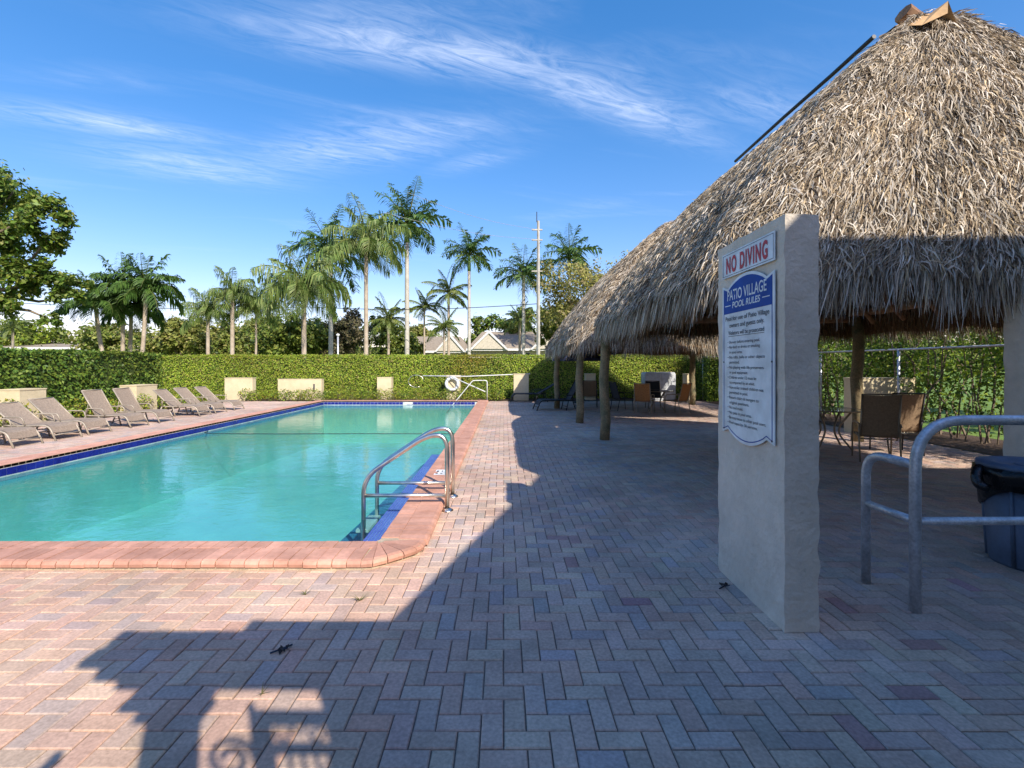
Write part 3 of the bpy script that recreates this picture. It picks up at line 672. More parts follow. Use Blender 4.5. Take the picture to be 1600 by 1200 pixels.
def lettering(txt, u0, u1, v0, v1, m, parent, org, d, bold=0, fit=True, name='lettering', shear=0, sp=1.0):
    c = bpy.data.curves.new('txt', 'FONT'); c.body = txt; c.size = 1; c.offset = bold; c.shear = shear; c.space_character = sp
    o = bpy.data.objects.new('txt', c); COL.objects.link(o)
    me = bpy.data.meshes.new_from_object(o.evaluated_get(bpy.context.evaluated_depsgraph_get())); bpy.data.objects.remove(o); bpy.data.curves.remove(c)
    co_ = np.zeros(len(me.vertices) * 3, np.float32); me.vertices.foreach_get('co', co_); co_ = co_.reshape(-1, 3)
    lo, hi = co_.min(0), co_.max(0)
    sx = (u1 - u0) / (hi[0] - lo[0]); sy = (v1 - v0) / .72
    if not fit: sx = min(sx, sy * .95)
    x = u0 + (co_[:, 0] - lo[0]) * sx; y = v0 + co_[:, 1] * sy
    out = np.stack([np.full_like(x, -d), org[0] - x, y], 1).astype(np.float32)      # relative to parent at (PXF, org, 0)
    me.vertices.foreach_set('co', out.ravel()); me.materials.clear(); me.update(); return link(me, name, m, parent)
SY1, SY0 = 3.645, 2.945; SW = SY1 - SY0
nd = thing('warning_sign', 'white NO DIVING sign with red capitals above the pool rules', 'sign', (PXF - .012, SY1, 0))
def board(parent, poly, d0, d1, m, name): b = MB(); b.prism([(-u, v) for u, v in poly], 'x', -d0, -d1); return b.build(name, m, parent)
board(nd, [(.0, 2.245), (SW, 2.245), (SW, 2.425), (0, 2.425)], 0, .006, 'signwhite', 'panel')
for q in ([(.012, 2.256), (SW - .012, 2.256), (SW - .012, 2.259), (.012, 2.259)], [(.012, 2.411), (SW - .012, 2.411), (SW - .012, 2.414), (.012, 2.414)], [(.012, 2.259), (.015, 2.259), (.015, 2.411), (.012, 2.411)], [(SW - .015, 2.259), (SW - .012, 2.259), (SW - .012, 2.411), (SW - .015, 2.411)]): board(nd, q, .0062, .0072, 'ink', 'border_line')
lettering('NO DIVING', .065, SW - .075, 2.278, 2.392, 'signred', nd, (0, 0), .0085, .034, sp=1.2)
rs = thing('rules_sign', 'tall white and blue PATIO VILLAGE pool rules sign with arched top', 'sign', (PXF - .012, SY1, 0))
def sign_outline(ins, z0=1.10, z1=2.185):
    a, b_ = ins, SW - ins; top = []
    for i in range(13):
        f = i / 12; top.append((SW * .13 + f * SW * .74, z1 - .025 + .075 * math.sin(math.pi * f) ** .8 - ins * .9))
    bot = [(u, z0 + z1 - v) for u, v in reversed(top)]
    return [(a, z0 + ins), ] + [(u, v - .0) for u, v in reversed(bot)] [::1] + [(b_, z0 + ins), (b_, z1 - ins)] + list(reversed(top)) + [(a, z1 - ins)]
board(rs, sign_outline(0), 0, .006, 'signwhite', 'panel')
def ring(parent, outer, inner, d, m, name):
    b = MB(); n = len(outer); vs = [(-d, -u, v) for u, v in outer] + [(-d, -u, v) for u, v in inner]
    b.add(vs, [(i, (i + 1) % n, n + (i + 1) % n, n + i) for i in range(n)]); return b.build(name, m, parent)
ring(rs, sign_outline(.022), sign_outline(.030), .0072, 'signblue', 'border_line')
so_ = sign_outline(.030); hd = [(.030, 1.975), (SW - .030, 1.975)] + [p for p in so_ if p[1] > 2.0]
board(rs, hd, .0068, .0078, 'signblue', 'header_panel')
lettering('PATIO VILLAGE', .085, SW - .085, 2.072, 2.148, 'signwhite', rs, (0, 0), .009, .012)
lettering('POOL RULES', .16, SW - .16, 2.012, 2.056, 'signwhite', rs, (0, 0), .009, .02, shear=.15)
for q in ([(.05, 2.03), (.135, 2.03), (.135, 2.036), (.05, 2.036)], [(SW - .135, 2.03), (SW - .05, 2.03), (SW - .05, 2.036), (SW - .135, 2.036)]): board(rs, q, .008, .009, 'signwhite', 'dash')
lettering('Pool for use of Patio Village', .055, SW - .055, 1.922, 1.955, 'ink', rs, (0, 0), .0085, .006)
lettering('owners and guests only.', .115, SW - .115, 1.872, 1.905, 'ink', rs, (0, 0), .0085, .006)
lettering('Violators will be prosecuted', .10, SW - .115, 1.818, 1.848, 'ink', rs, (0, 0), .0085, .006)
board(rs, [(.10, 1.806), (SW - .115, 1.806), (SW - .115, 1.809), (.10, 1.809)], .0075, .0085, 'ink', 'underline')
RULES = ['• Shower before entering pool.', '• No food or drinks or smoking', '   in pool area.', '• No rafts, balls or other objects', '   permitted.', '• No playing with life preservers', '   or pool equipment.', '• Children under 12 must be', '   accompanied by an adult.',
         '• Non-toilet trained children not', '   permitted in pool.', '• Return chairs & loungers to', '   original positions.', '• No loud music', '• No pets in pool area.', '• Be courteous to other pool users.', '• Pool capacity: 36 persons.']
for i, s_ in enumerate(RULES):
    z = 1.755 - i * .0365; ind = .115 if s_.startswith('   ') else .09; tx = s_.strip()
    lettering(tx, ind, ind + len(tx) * .0148, z, z + .021, 'ink', rs, (0, 0), .0085, .004)
b = MB()
for u, v in ((.026, 1.126), (SW - .026, 1.126), (.026, 1.62), (SW - .026, 1.62)): b.lathe([(0, -.0), (.007, 0), (.006, .003), (0, .004)], 0, 0, 10); k = len(b.v) - 40; b.v[k:] = [(-.0072 - z, -u + x, v + y) for x, y, z in b.v[k:]]
b.build('screw_heads', 'ink', rs)
# ------------------------------------------------------------------ railings, bin, ladder
rx, ry = gp(1430, 955); ax, ay = gp(1353, 910)
t = thing('pipe_railing', 'galvanised steel pipe railing with stepped end beside the stucco pillar', 'railing', (rx, ry, 0)); q = .033
b = MB(); b.tube(bent([(0, 0, -.03), (0, 0, 1.24), (4.2, .0, 1.245)], .32, 8), q, 14); b.build('top_rail', 'galv', t, True)
b = MB(); b.tube(bent([(ax - rx, ay - ry, -.03), (ax - rx, ay - ry, .955), (0, -.002, .95)], .17, 7), q * .92, 14); b.build('end_loop', 'galv', t, True)
b = MB(); b.tube([(.02, 0, .585), (4.2, 0, .60)], q * .8, 12); b.build('middle_rail', 'galv', t, True)
b = MB(); b.tube([(ax - rx, ay - ry, .585), (0, 0, .585)], q * .8, 12); b.build('middle_rail', 'galv', t, True)
t = thing('trash_can', 'round blue-grey trash can with black bag and flat lid beside the railing', 'trash can', (4.26, 3.84, 0)); t.scale = (1.1, 1.1, 1.02)
b = MB(); b.lathe([(.0, .0), (.245, .0), (.25, .02), (.285, .72), (.0, .72)], 0, 0, 36)
for k in range(6):
    a = k * math.pi / 3 + .3; b.tube([(.25 * math.cos(a), .25 * math.sin(a), .02), (.282 * math.cos(a), .282 * math.sin(a), .66)], .014, 6)
b.build('can_body', 'bluebin', t, True)
b = MB(); prof = [(.286, .50), (.30, .52), (.315, .60), (.335, .70), (.335, .755), (.30, .765)]; b.lathe(prof, 0, 0, 48)
for i, v in enumerate(b.v):
    a = math.atan2(v[1], v[0]); kx = 1 + .045 * math.sin(a * 9 + v[2] * 25) * math.sin(a * 5 + 1) + .03 * mnoise.noise((v[0] * 9, v[1] * 9, v[2] * 14))
    dz = .10 * math.sin(a * 2 + .6) if v[2] < .56 else 0
    b.v[i] = (v[0] * kx, v[1] * kx, v[2] + dz)
b.build('bin_bag', 'bag', t, True)
b = MB(); b.tube(bent([(-.31, .10, .74), (-.38, .06, .70), (-.40, .02, .62), (-.36, -.02, .60)], .04), [.02] * 1 + [.04] * 12 + [.02] if False else .035, 8); b.build('bag_knot', 'bag', t, True)
b = MB(); b.lathe([(.0, .775), (.20, .775), (.215, .79), (.27, .80), (.318, .79), (.322, .755), (.31, .75), (.0, .75)], 0, 0, 44); b.build('lid', 'bluebin', t, True)
b = MB(); b.lathe([(.10, .776), (.115, .786), (.13, .776)], .02, 0, 28); b.build('lid_ring', 'bluebin', t, True)
def handrail(yb, label):
    t = thing('pool_handrail', label, 'handrail', (-.62, yb, 0), 0, 'pool handrails'); q = .0255
    b = MB(); b.tube(bent([(0, 0, 0), (0, 0, .82), (-.22, 0, .83), (-.92, 0, .36), (-.92, 0, -.75)], .19, 8), q, 14); b.build('rail', 'steel', t, True)
    b = MB(); b.tube([(0, 0, .165), (-.92, 0, .165)], q * .88, 12); b.build('crossbar', 'steel', t, True)
    b = MB(); b.lathe([(.0, .0), (.07, 0), (.068, .008), (.045, .02), (.03, .03)], 0, 0, 24); b.build('base_flange', 'steel', t, True); return t
handrail(5.27, 'stainless steel pool handrail on the side toward the pool corner'); handrail(5.83, 'stainless steel pool handrail beside the white depth tile')
t = thing('ladder_treads', 'submerged treads of the pool ladder between the two steel handrails', 'ladder', (-1.54, 5.55, -.75))
for k in range(3):
    b = MB(); b.box(-.09, .05, -.26, .26, .5 - k * .25, .53 - k * .25); b.build('tread', 'boxwhite', t)
t = thing('float_rope', 'thin dark rope lying straight across the pool water', 'rope', (PX0, 11.8, wz + .004))
b = MB(); b.tube([(.02, .5, 0), (.12, .2, 0), (.35, .03, 0), (2, -.02, 0), (4, .02, 0), (PX1 - PX0 - .02, 0, 0)], .008, 6); b.build('rope', 'cable', t, True)
# ------------------------------------------------------------------ furniture
def lounger(name, label, cat, loc, rz, ms, mf, ang=50, group=None, zseat=.33, bx=1.18, bl=.84):
    t = thing(name, label, cat, loc, rz, group); w = .30; a = R(ang)
    ex, ez = bx + bl * math.cos(a), zseat + bl * math.sin(a)
    for sg in (-1, 1):
        y = sg * w
        b = MB(); b.tube(bent([(-.05, y, 0), (.10, y, zseat), (bx, y, zseat - .015), (bx + .24, y, zseat)], .13), .019, 8); b.build('side_rail', mf, t, True)
        b = MB(); b.tube([(bx - .08, y, zseat - .01), (bx - .16, y * 1.02, 0)], .018, 8); b.build('leg', mf, t, True)
        b = MB(); b.tube(bent([(bx + .24, y, zseat), (bx + .37, y * 1.02, 0)], .05), .018, 8); b.build('leg', mf, t, True)
        b = MB(); b.tube([(bx, y * .97, zseat), (ex, y * .97, ez)], .018, 8); b.build('back_rail', mf, t, True)
        b = MB(); b.tube(bent([(bx - .26, y * 1.08, zseat), (bx - .2, y * 1.12, zseat + .17), (bx + .2, y * 1.12, zseat + .18), (bx + .24, y * 1.04, zseat)], .06), .014, 7); b.build('armrest', mf, t, True)
        b = MB(); b.tube([(bx + .45 * math.cos(a), y * .8, zseat + .45 * math.sin(a)), (bx + .27, y * .8, zseat)], .010, 6); b.build('back_prop', mf, t, True)
    for x, z in ((-.0, .12), (bx - .12, .12), (bx + .32, .12)):
        b = MB(); b.tube([(x, -w, z), (x, w, z)], .013, 7); b.build('cross_bar', mf, t, True)
    b = MB(); b.tube([(ex, -w * .97, ez), (ex, w * .97, ez)], .016, 7); b.build('cross_bar', mf, t, True)
    def slab(pts, name):
        b = MB(); n = len(pts)
        for yy in (-w * .95, -w * .4, w * .4, w * .95):
            sag = 0 if abs(yy) > w * .8 else -.018
            for x, z in pts: b.v.append((x, yy, z + sag))
        for j in range(3):
            for i in range(n - 1): k = j * n + i; b.f.append((k, k + 1, k + n + 1, k + n))
        m = len(b.v)
        b.v += [(x, y, z - .012) for x, y, z in b.v]; b.f += [tuple(i + m for i in reversed(f)) for f in b.f[:]]; b.build(name, ms, t)
    slab([(.03, zseat - .14), (.09, zseat - .02), (.16, zseat + .015), (bx * .5, zseat + .012), (bx, zseat + .01)], 'seat_sling')
    slab([(bx, zseat + .01), (bx + bl * .5 * math.cos(a) + .015, zseat + bl * .5 * math.sin(a) + .01), (ex, ez + .012)], 'back_sling')
    return t
LG = 'taupe loungers in a row along the pool'
LY = [9.5, 10.39, 11.2, 12.42, 13.42, 15.15, 16.0, 17.1]; LA = [44, 38, 43, 60, 60, 44, 45, 43]
LL = ['taupe sling lounger at the end of the row by the first cream block', 'taupe sling lounger with the lowest backrest, second along the row', 'taupe sling lounger third along the row, overlapping the second', 'taupe sling lounger with tall backrest, first of the middle pair',
      'taupe sling lounger with tall backrest, second of the middle pair', 'taupe sling lounger starting the last group of three', 'taupe sling lounger in the middle of the last group of three', 'taupe sling lounger ending the row before the cream garden wall']
for y, a, l in zip(LY, LA, LL): lounger('sun_lounger', l, 'lounger', (-9.45, y, 0), R(180 + random.uniform(-4, 4)), 'sling', 'frame', a, LG, .32, .86, .72)
lounger('sun_lounger', 'black sling lounger standing in the sun by the cream pillar and hedge', 'lounger', (.32, 20.75, 0), R(4), 'blacksling', 'blackframe', 30, 'black loungers by the huts', .36)
lounger('sun_lounger', 'black sling lounger in the shade behind the wooden hut posts', 'lounger', (1.15, 17.0, 0), R(10), 'blacksling', 'blackframe', 62, 'black loungers by the huts', .36)
def chair(label, loc, rz, ms, mf, group=None, hb=1.0):
    t = thing('patio_chair', label, 'chair', loc, rz, group); w = .27
    for sg in (-1, 1):
        y = sg * w
        b = MB(); b.tube(bent([(.30, y, 0), (.26, y * 1.02, .62), (-.20, y * 1.04, .64), (-.30, y, .60)], .10), .014, 8); b.build('arm_frame', mf, t, True)
        b = MB(); b.tube(bent([(-.30, y, 0), (-.22, y, .40), (-.24, y, .62)], .1), .014, 8); b.build('leg', mf, t, True)
        b = MB(); b.tube(bent([(.26, y * .93, .43), (-.20, y * .93, .39), (-.36, y * .93, hb)], .08), .014, 8); b.build('sling_rail', mf, t, True)
    for x, z in ((.24, .42), (-.36, hb), (-.2, .38)):
        b = MB(); b.tube([(x, -w * .93, z), (x, w * .93, z)], .012, 7); b.build('cross_bar', mf, t, True)
    b = MB(); pts = bent([(.25, 0, .44), (-.185, 0, .405), (-.352, 0, hb - .01)], .09); n = len(pts)
    for yy in (-w * .91, 0, w * .91): b.v += [(p[0] - (.015 if yy == 0 else 0), yy, p[2] - (.012 if yy == 0 else 0)) for p in pts]
    for j in range(2):
        for i in range(n - 1): k = j * n + i; b.f.append((k, k + 1, k + n + 1, k + n))
    m = len(b.v); b.v += [(x - .006, y, z - .006) for x, y, z in b.v]; b.f += [tuple(i + m for i in reversed(f)) for f in b.f[:]]
    b.build('sling', ms, t); return t
def table(label, loc, r, h, m):
    t = thing('patio_table', label, 'table', loc)
    b = MB(); b.lathe([(0, h - .008), (r, h - .008), (r, h), (0, h)], 0, 0, 40); b.build('table_top', 'tableglass', t)
    b = MB(); b.lathe([(r - .005, h - .022), (r + .012, h - .022), (r + .012, h + .003), (r - .005, h + .003), (r - .005, h - .022)], 0, 0, 40); b.build('rim', m, t, True)
    for k in range(4):
        a = k * math.pi / 2 + .5; c, s = math.cos(a), math.sin(a)
        b = MB(); b.tube(bent([(r * .72 * c, r * .72 * s, 0), (.10 * c, .10 * s, h * .45), (r * .7 * c, r * .7 * s, h - .02)], .2), .018, 8); b.build('leg', m, t, True)
    return t
x, y = gp(1022, 642); table('round glass patio table between the tan chairs under the far hut', (x, 16.4, 0), .55, .72, 'bronze')
chair('tan sling patio chair seen from behind at the glass table, on the pool side', (gp(1003, 647)[0] + .12, 15.75, 0), R(62), 'tansling', 'frame', 'chairs round the far glass table')
chair('tan sling patio chair turned sideways at the glass table, on the fence side', (gp(1055, 646)[0] + .1, 15.85, 0), R(125), 'tansling', 'frame', 'chairs round the far glass table')
chair('dark brown patio chair facing across the glass table before the white cabinet', (5.5, 17.5, 0), R(-95), 'blacksling', 'bronze', 'chairs round the far glass table')
chair('black patio chair pulled away beside the glass table, next to the hut post', (4.15, 16.9, 0), R(15), 'blacksling', 'blackframe', 'chairs round the far glass table')
chair('dark patio chair behind the slim hut post, before a cream pillar', (3.3, 18.4, 0), R(80), 'brownsling', 'blackframe')
chair('brown high-back patio chair with its back turned beyond the pipe railing', (6.24, 8.05, 0), R(64), 'brownsling', 'bronze', 'chairs at the near table', 1.12)
chair('dark brown patio chair half hidden behind the high-back chair', (7.15, 8.75, 0), R(80), 'brownsling', 'blackframe', 'chairs at the near table', 1.1)
chair('dark patio chair tucked behind the stucco pillar at the near table', (5.55, 9.5, 0), R(20), 'blacksling', 'bronze', 'chairs at the near table')
table('patio table with dark top beside the brown high-back chair', (6.35, 9.35, 0), .55, .74, 'bronze')
t = thing('patio_umbrella', 'navy canvas patio umbrella open behind the far hut posts', 'umbrella', (3.15, 20.2, 0))
b = MB(); n = 8; b.v = [(0, 0, 2.42)] + [(1.1 * math.cos(i * math.pi / 4), 1.1 * math.sin(i * math.pi / 4), 1.88) for i in range(8)] + [(1.1 * math.cos(i * math.pi / 4), 1.1 * math.sin(i * math.pi / 4), 1.76) for i in range(8)]
b.f = [(0, 1 + i, 1 + (i + 1) % 8) for i in range(8)] + [(1 + i, 9 + i, 9 + (i + 1) % 8, 1 + (i + 1) % 8) for i in range(8)]; b.build('canopy', 'navy', t)
b = MB(); b.tube([(0, 0, 0), (0, 0, 2.45)], .022, 8); b.build('pole', 'blackframe', t, True)
b = MB(); b.lathe([(0, 0), (.25, 0), (.24, .06), (.04, .09), (.03, .3)], 0, 0, 20); b.build('base', 'blackframe', t, True)
# ------------------------------------------------------------------ garden walls, ring, cabinet
def block(name, label, x0, x1, y0, y1, h, m='cream', cat='garden wall', cap=True, group=None):
    t = thing(name, label, cat, ((x0 + x1) / 2, (y0 + y1) / 2, 0), 0, group); a, c = (x1 - x0) / 2, (y1 - y0) / 2
    b = MB(); b.box(-a, a, -c, c, 0, h - .03); b.build('wall_body', m, t); b = MB(); b.box(-a - .012, a + .012, -c - .012, c + .012, h - .03, h); b.build('coping', m, t); return t
block('garden_block', 'cream block in the hedge behind the first taupe loungers', -12.75, -12.2, 12.1, 12.8, .98)
block('garden_block', 'cream block in the hedge behind the tall-backed pair of loungers', -12.75, -12.2, 15.95, 16.9, .92)
block('garden_wall', 'cream low wall half grown over where the two hedges meet', -12.5, -11.25, 21.5, 21.8, 1.02)
block('garden_wall', 'wide cream low wall with dark slot in front of the far hedge', -10.35, -8.35, 22.0, 22.3, .95)
b = MB(); b.box(-8.72, -8.66, 21.985, 22.0, .35, .72); o = b.build('slot', 'ink', None); o.parent = [q for q in COL.objects if q.get('label', '').startswith('wide cream low wall')][0]; o.location = (9.35, -22.15, 0)
block('garden_pillar', 'small plain cream pillar standing alone before the far hedge', -5.8, -5.15, 22.0, 22.4, 1.03)
rp = block('garden_pillar', 'cream pillar with a white life ring hung on it', -2.62, -2.0, 22.0, 22.4, 1.12)
t = thing('life_ring', 'white life ring hanging on the cream pillar by the pool', 'life ring', (-2.35, 21.9, .73))
b = MB(); ringp = [(.27 * math.cos(a), 0, .27 * math.sin(a)) for a in [i * 2 * math.pi / 28 for i in range(29)]]; b.tube(ringp, .072, 12, False); b.build('ring', 'white', t, True)
for k in range(4):
    a = k * math.pi / 2 + .78; c = Vector((.27 * math.cos(a), 0, .27 * math.sin(a))); d = Vector((-math.sin(a), 0, math.cos(a))); b = MB(); b.tube([c - d * .03, c + d * .03], .078, 12); b.build('band', 'boxwhite', t, True)
t = thing('rescue_pole', 'long white rescue pole hung level between two cream pillars', 'rescue pole', (-3.2, 21.92, 0))
b = MB(); b.tube([(-.5, 0, 1.10), (1.5, 0, 1.07), (4.4, 0, 1.19)], .022, 8); b.build('shaft', 'white', t, True)
b = MB(); b.tube([(-.5 + .35 * math.cos(a) - .3, 0, .85 + .28 * math.sin(a)) for a in [i * .35 for i in range(16)]], .014, 6); b.build('hook', 'steel', t, True)
t = thing('pool_handrail', 'slim white pool handrail slanting into the water at the far end', 'handrail', (-.72, 20.9, 0))
b = MB(); b.tube(bent([(0, 0, 0), (0, 0, .92), (-.62, -.1, .92), (-1.6, -.75, -.3)], .1), .019, 8); b.build('rail', 'white', t, True)
b = MB(); b.tube([(-1.75, .9, 1.1), (-.08, .1, .42)], .022, 8); b.build('brace', 'white', t, True)
block('garden_pillar', 'cream pillar beside the black lounger in the sun', .45, 1.12, 21.5, 21.9, 1.2)
block('garden_pillar', 'cream pillar behind the slim hut post and dark chair', 3.75, 4.2, 21.9, 22.3, 1.2)
block('garden_pillar', 'pale cream pillar at the foot of the back hut post', 7.72, 8.02, 20.2, 20.7, 1.22)
block('garden_wall', 'cream low wall in dappled shade behind the brown high-back chair', 8.15, 9.6, 11.2, 11.5, 1.3)
t = thing('storage_cabinet', 'pale grey plastic cabinet with two doors behind the glass table', 'cabinet', (6.95, 21.6, 0))
b = MB(); b.prism([(-.68, 0), (.68, 0), (.68, 1.18), (.63, 1.27), (-.63, 1.27), (-.68, 1.18)], 'y', -.3, .3); b.build('body', 'boxwhite', t)
for sg in (-1, 1): b = MB(); b.box(min(sg * .03, sg * .64), max(sg * .03, sg * .64), -.325, -.3, .06, 1.18); b.build('door', 'boxwhite', t)
b = MB(); b.box(-.02, .02, -.33, -.3, .06, 1.2); b.build('centre_strip', 'white', t)
# ------------------------------------------------------------------ hedges, shrubs
hedge('clipped_hedge', 'long clipped yellow-green hedge beyond the far end of the pool', -17.5, 10.8, 22.75, 23.9, 2.06, G_YEL, 950, .066, ('-y', 'top'))
hedge('clipped_hedge', 'dark glossy hedge behind the row of taupe loungers', -14.4, -13.0, 5.0, 18.3, 2.02, G_DARK + [(.14, .19, .025)], 420, .11, ('+x', '-y', 'top', '+y'), rough=.14)
def shrub(label, x, y, rx_, ry_, h, cols, n, size=.075, group='low shrubs along the planting beds'):
    t = thing('low_shrub', label, 'shrub', (x, y, 0), 0, group)
    p = rng.normal(size=(n, 3)); p /= np.linalg.norm(p, axis=1)[:, None]; rr = rng.random(n) ** .35; q = p * rr[:, None] * (rx_, ry_, h * .55) + (0, 0, h * .5); q[:, 2] = np.abs(q[:, 2])
    b = MB()
    for k in range(5): branch_tube(b, (random.uniform(-.1, .1), random.uniform(-.1, .1), -.02), (random.uniform(-.6, .6) * rx_, random.uniform(-.6, .6) * ry_, h * .7), .012, .005, .1, 3, 5)
    b.build('stems', 'bark', t); stuff(quads('foliage', leafquads(q, size, p * .6 + (0, 0, .5)), palette(n, cols), 'leaf', t))
CROTON = G_YEL + [(.30, .27, .03), (.08, .13, .02)]
SB = 'low mixed green and yellow shrub at the foot of the far hedge'
for k in range(20): shrub(SB, -11.6 + k * .6 + random.uniform(-.1, .1), 21.45 + random.uniform(-.15, .15), .42, .4, random.uniform(.42, .62), CROTON if k % 3 else G_DARK + G_YEL, 520)
for k in range(3): shrub('low green shrub by the black lounger and cream pillar', -.2 + k * .75 + (.9 if k > 0 else 0), 22.1, .45, .35, .5, G_DARK + G_YEL, 420, group='low shrubs near the huts')
for k in range(12): shrub('low shrub in the bed behind the taupe loungers', -12.35 + random.uniform(-.1, .15), 8.6 + k * 1.08, .42, .5, random.uniform(.5, .75), (G_DARK + G_YEL[:2]) if k < 3 else CROTON, 520, .085, 'low shrubs behind the loungers')
# open, leggy hedge on the right with a chain-link fence
t = thing('leggy_hedge', 'tall leggy hedge with bare stems behind the fence on the hut side', 'hedge', (9.9, 13, 0))
b = MB(); P = []
for k in range(150):
    y0 = rng.uniform(-8, 9.8); x0 = rng.uniform(-.55, .55); hh = rng.uniform(2.0, 3.5); tx, ty = x0 + rng.normal(0, .3), y0 + rng.normal(0, .4)
    branch_tube(b, (x0, y0, -.02), (tx, ty, hh), rng.uniform(.014, .03), .008, .12, 4, 5)
    m_ = 340; zz = rng.beta(2.2, 1.5, m_) * (hh + .3) + .05; f = np.clip(zz / hh, 0, 1.1)
    P.append(np.stack([x0 + (tx - x0) * f + rng.normal(0, .26, m_), y0 + (ty - y0) * f + rng.normal(0, .26, m_), zz], 1))
b.build('stems', 'bark', t); P = np.concatenate(P)
patch = np.array([mnoise.noise((p[1] * .8, p[2] * .8, 2)) for p in P]); P = P[(patch > -.28) | (P[:, 2] > 2.2)]
stuff(quads('foliage', leafquads(P, .095), palette(len(P), G_DARK + G_YEL[:3]), 'leaf', t))
t = thing('chain_link_fence', 'thin grey metal fence rail and posts in front of the leggy hedge', 'fence', (9.05, 13, 0))
b = MB(); b.tube([(0, -7.5, 1.95), (0, 9, 1.95)], .022, 8); b.build('top_rail', 'galv', t, True)
for k in range(7): b = MB(); b.tube([(0, -7.4 + k * 2.7, -.05), (0, -7.4 + k * 2.7, 1.97)], .03, 8); b.build('post', 'galv', t, True)
for k in range(4):
    i = k * .09; 
hedge('clipped_hedge', 'dense green hedge closing the corner behind the white cabinet', 8.9, 10.9, 20.9, 22.7, 2.5, G_DARK + G_YEL[:2], 420, .09, ('-y', '-x', 'top'), rough=.2)
# ------------------------------------------------------------------ trees and palms beyond
big_cl = [(*at(px, py, yy), r) for px, py, yy, r in ((20, 300, 20, 1.3), (-60, 280, 21, 1.7), (60, 335, 19.5, 1.0), (0, 370, 20, 1.3), (75, 372, 20, .8), (-80, 400, 20, 1.7), (30, 430, 20, 1.1), (85, 432, 20.5, .75), (5, 470, 20, .8), (105, 465, 21, .7), (125, 440, 21, .5), (80, 500, 21, .45), (-40, 340, 22, 1.5))]
tree('broadleaf_tree', 'big broadleaf tree reaching in over the dark hedge beside the loungers', (-24.0, 21.0, 0), 5.0, .34, big_cl, 30000, .20, G_TREE + G_DARK)
BT = 'background trees'
def bgtree(label, px, ytop, wpx, dist, cols, n, size, base_y=None, lobes=9, seed=0):
    x, y, zt = at(px, ytop, dist); w = wpx / F * dist / 2; cl = []
    for k in range(lobes):
        a = random.uniform(0, 6.28); f = random.uniform(.2, .8); zz = random.uniform(.2, .85)
        cl.append((x + w * f * math.cos(a), y + w * .7 * f * math.sin(a), 1.2 + (zt - 1.2) * zz, w * random.uniform(.36, .52)))
    cl.append((x, y, zt - w * .32, w * .4))
    tree('broadleaf_tree', label, (x, y, 0), zt * .38, max(.12, w * .06), cl, int(n * 1.6), size * 1.35, cols, BT)
bgtree('broad green tree behind the bushy palm clump', 190, 500, 130, 46, G_TREE + G_OLIVE, 5000, .28)
bgtree('dark green tree between the drooping palm and the white-trunked royal palm', 500, 498, 110, 54, G_TREE, 5000, .3)
bgtree('green tree left of the slim lamp post', 400, 498, 100, 56, G_TREE + G_OLIVE, 5000, .3)
bgtree('low green tree beside the gabled houses', 640, 520, 60, 56, G_TREE, 3000, .28)
bgtree('rounded olive-green tree beyond the hedge right of the bushy palm clump', 283, 497, 100, 42, G_OLIVE, 6000, .26)
bgtree('wide olive tree behind the two slim queen palms', 345, 503, 120, 52, G_OLIVE + G_TREE, 6000, .3)
bgtree('dark green tree behind the drooping queen palm', 440, 495, 130, 50, G_TREE, 6000, .3)
bgtree('thin brownish tree left of the brown-trunked queen palm', 545, 478, 90, 52, [(.14, .12, .06), (.10, .10, .04), (.17, .14, .08)], 4200, .24)
bgtree('dark bushy tree between the two tallest palms', 603, 492, 66, 56, G_TREE, 4000, .28)
bgtree('small distant tree above the house roof between palms', 655, 506, 60, 80, G_OLIVE, 3000, .34)
bgtree('dense dark green tree behind the gabled house', 775, 492, 90, 66, G_DARK + G_TREE, 6000, .32)
bgtree('dark green tree next to the concrete utility pole', 815, 480, 80, 64, G_DARK + G_OLIVE, 5000, .32)
bgtree('large feathery yellow-green tree rising behind the thatched roofs', 918, 404, 190, 42, [(.30, .29, .07), (.38, .35, .10), (.22, .23, .05), (.32, .26, .11)], 15000, .2, lobes=20)
bgtree('dark lower tree below the feathery yellow-green one', 880, 470, 90, 48, G_TREE + G_OLIVE, 5000, .26)
bgtree('distant green tree above the pale flat-roofed building', 45, 508, 110, 62, G_TREE + G_YEL[:2], 5000, .34)
for k, (x, y, h, lab) in enumerate(((15, 9, 4.2, 'green tree beyond the leggy hedge near the stucco pillar'), (16.5, 14.5, 5, 'green tree beyond the leggy hedge behind the high-back chair'), (15.5, 20, 5, 'green tree beyond the leggy hedge behind the back hut post'), (13, 27, 5, 'green tree behind the hedge corner by the white cabinet'))):
    tree('broadleaf_tree', lab, (x, y, 0), h * .35, .16, [(x + random.uniform(-1.3, 1.3), y + random.uniform(-2, 2), h * random.uniform(.25, .9), random.uniform(.9, 1.4)) for _ in range(9)], 5000, .2, G_YEL + G_TREE, 'trees beyond the leggy hedge')
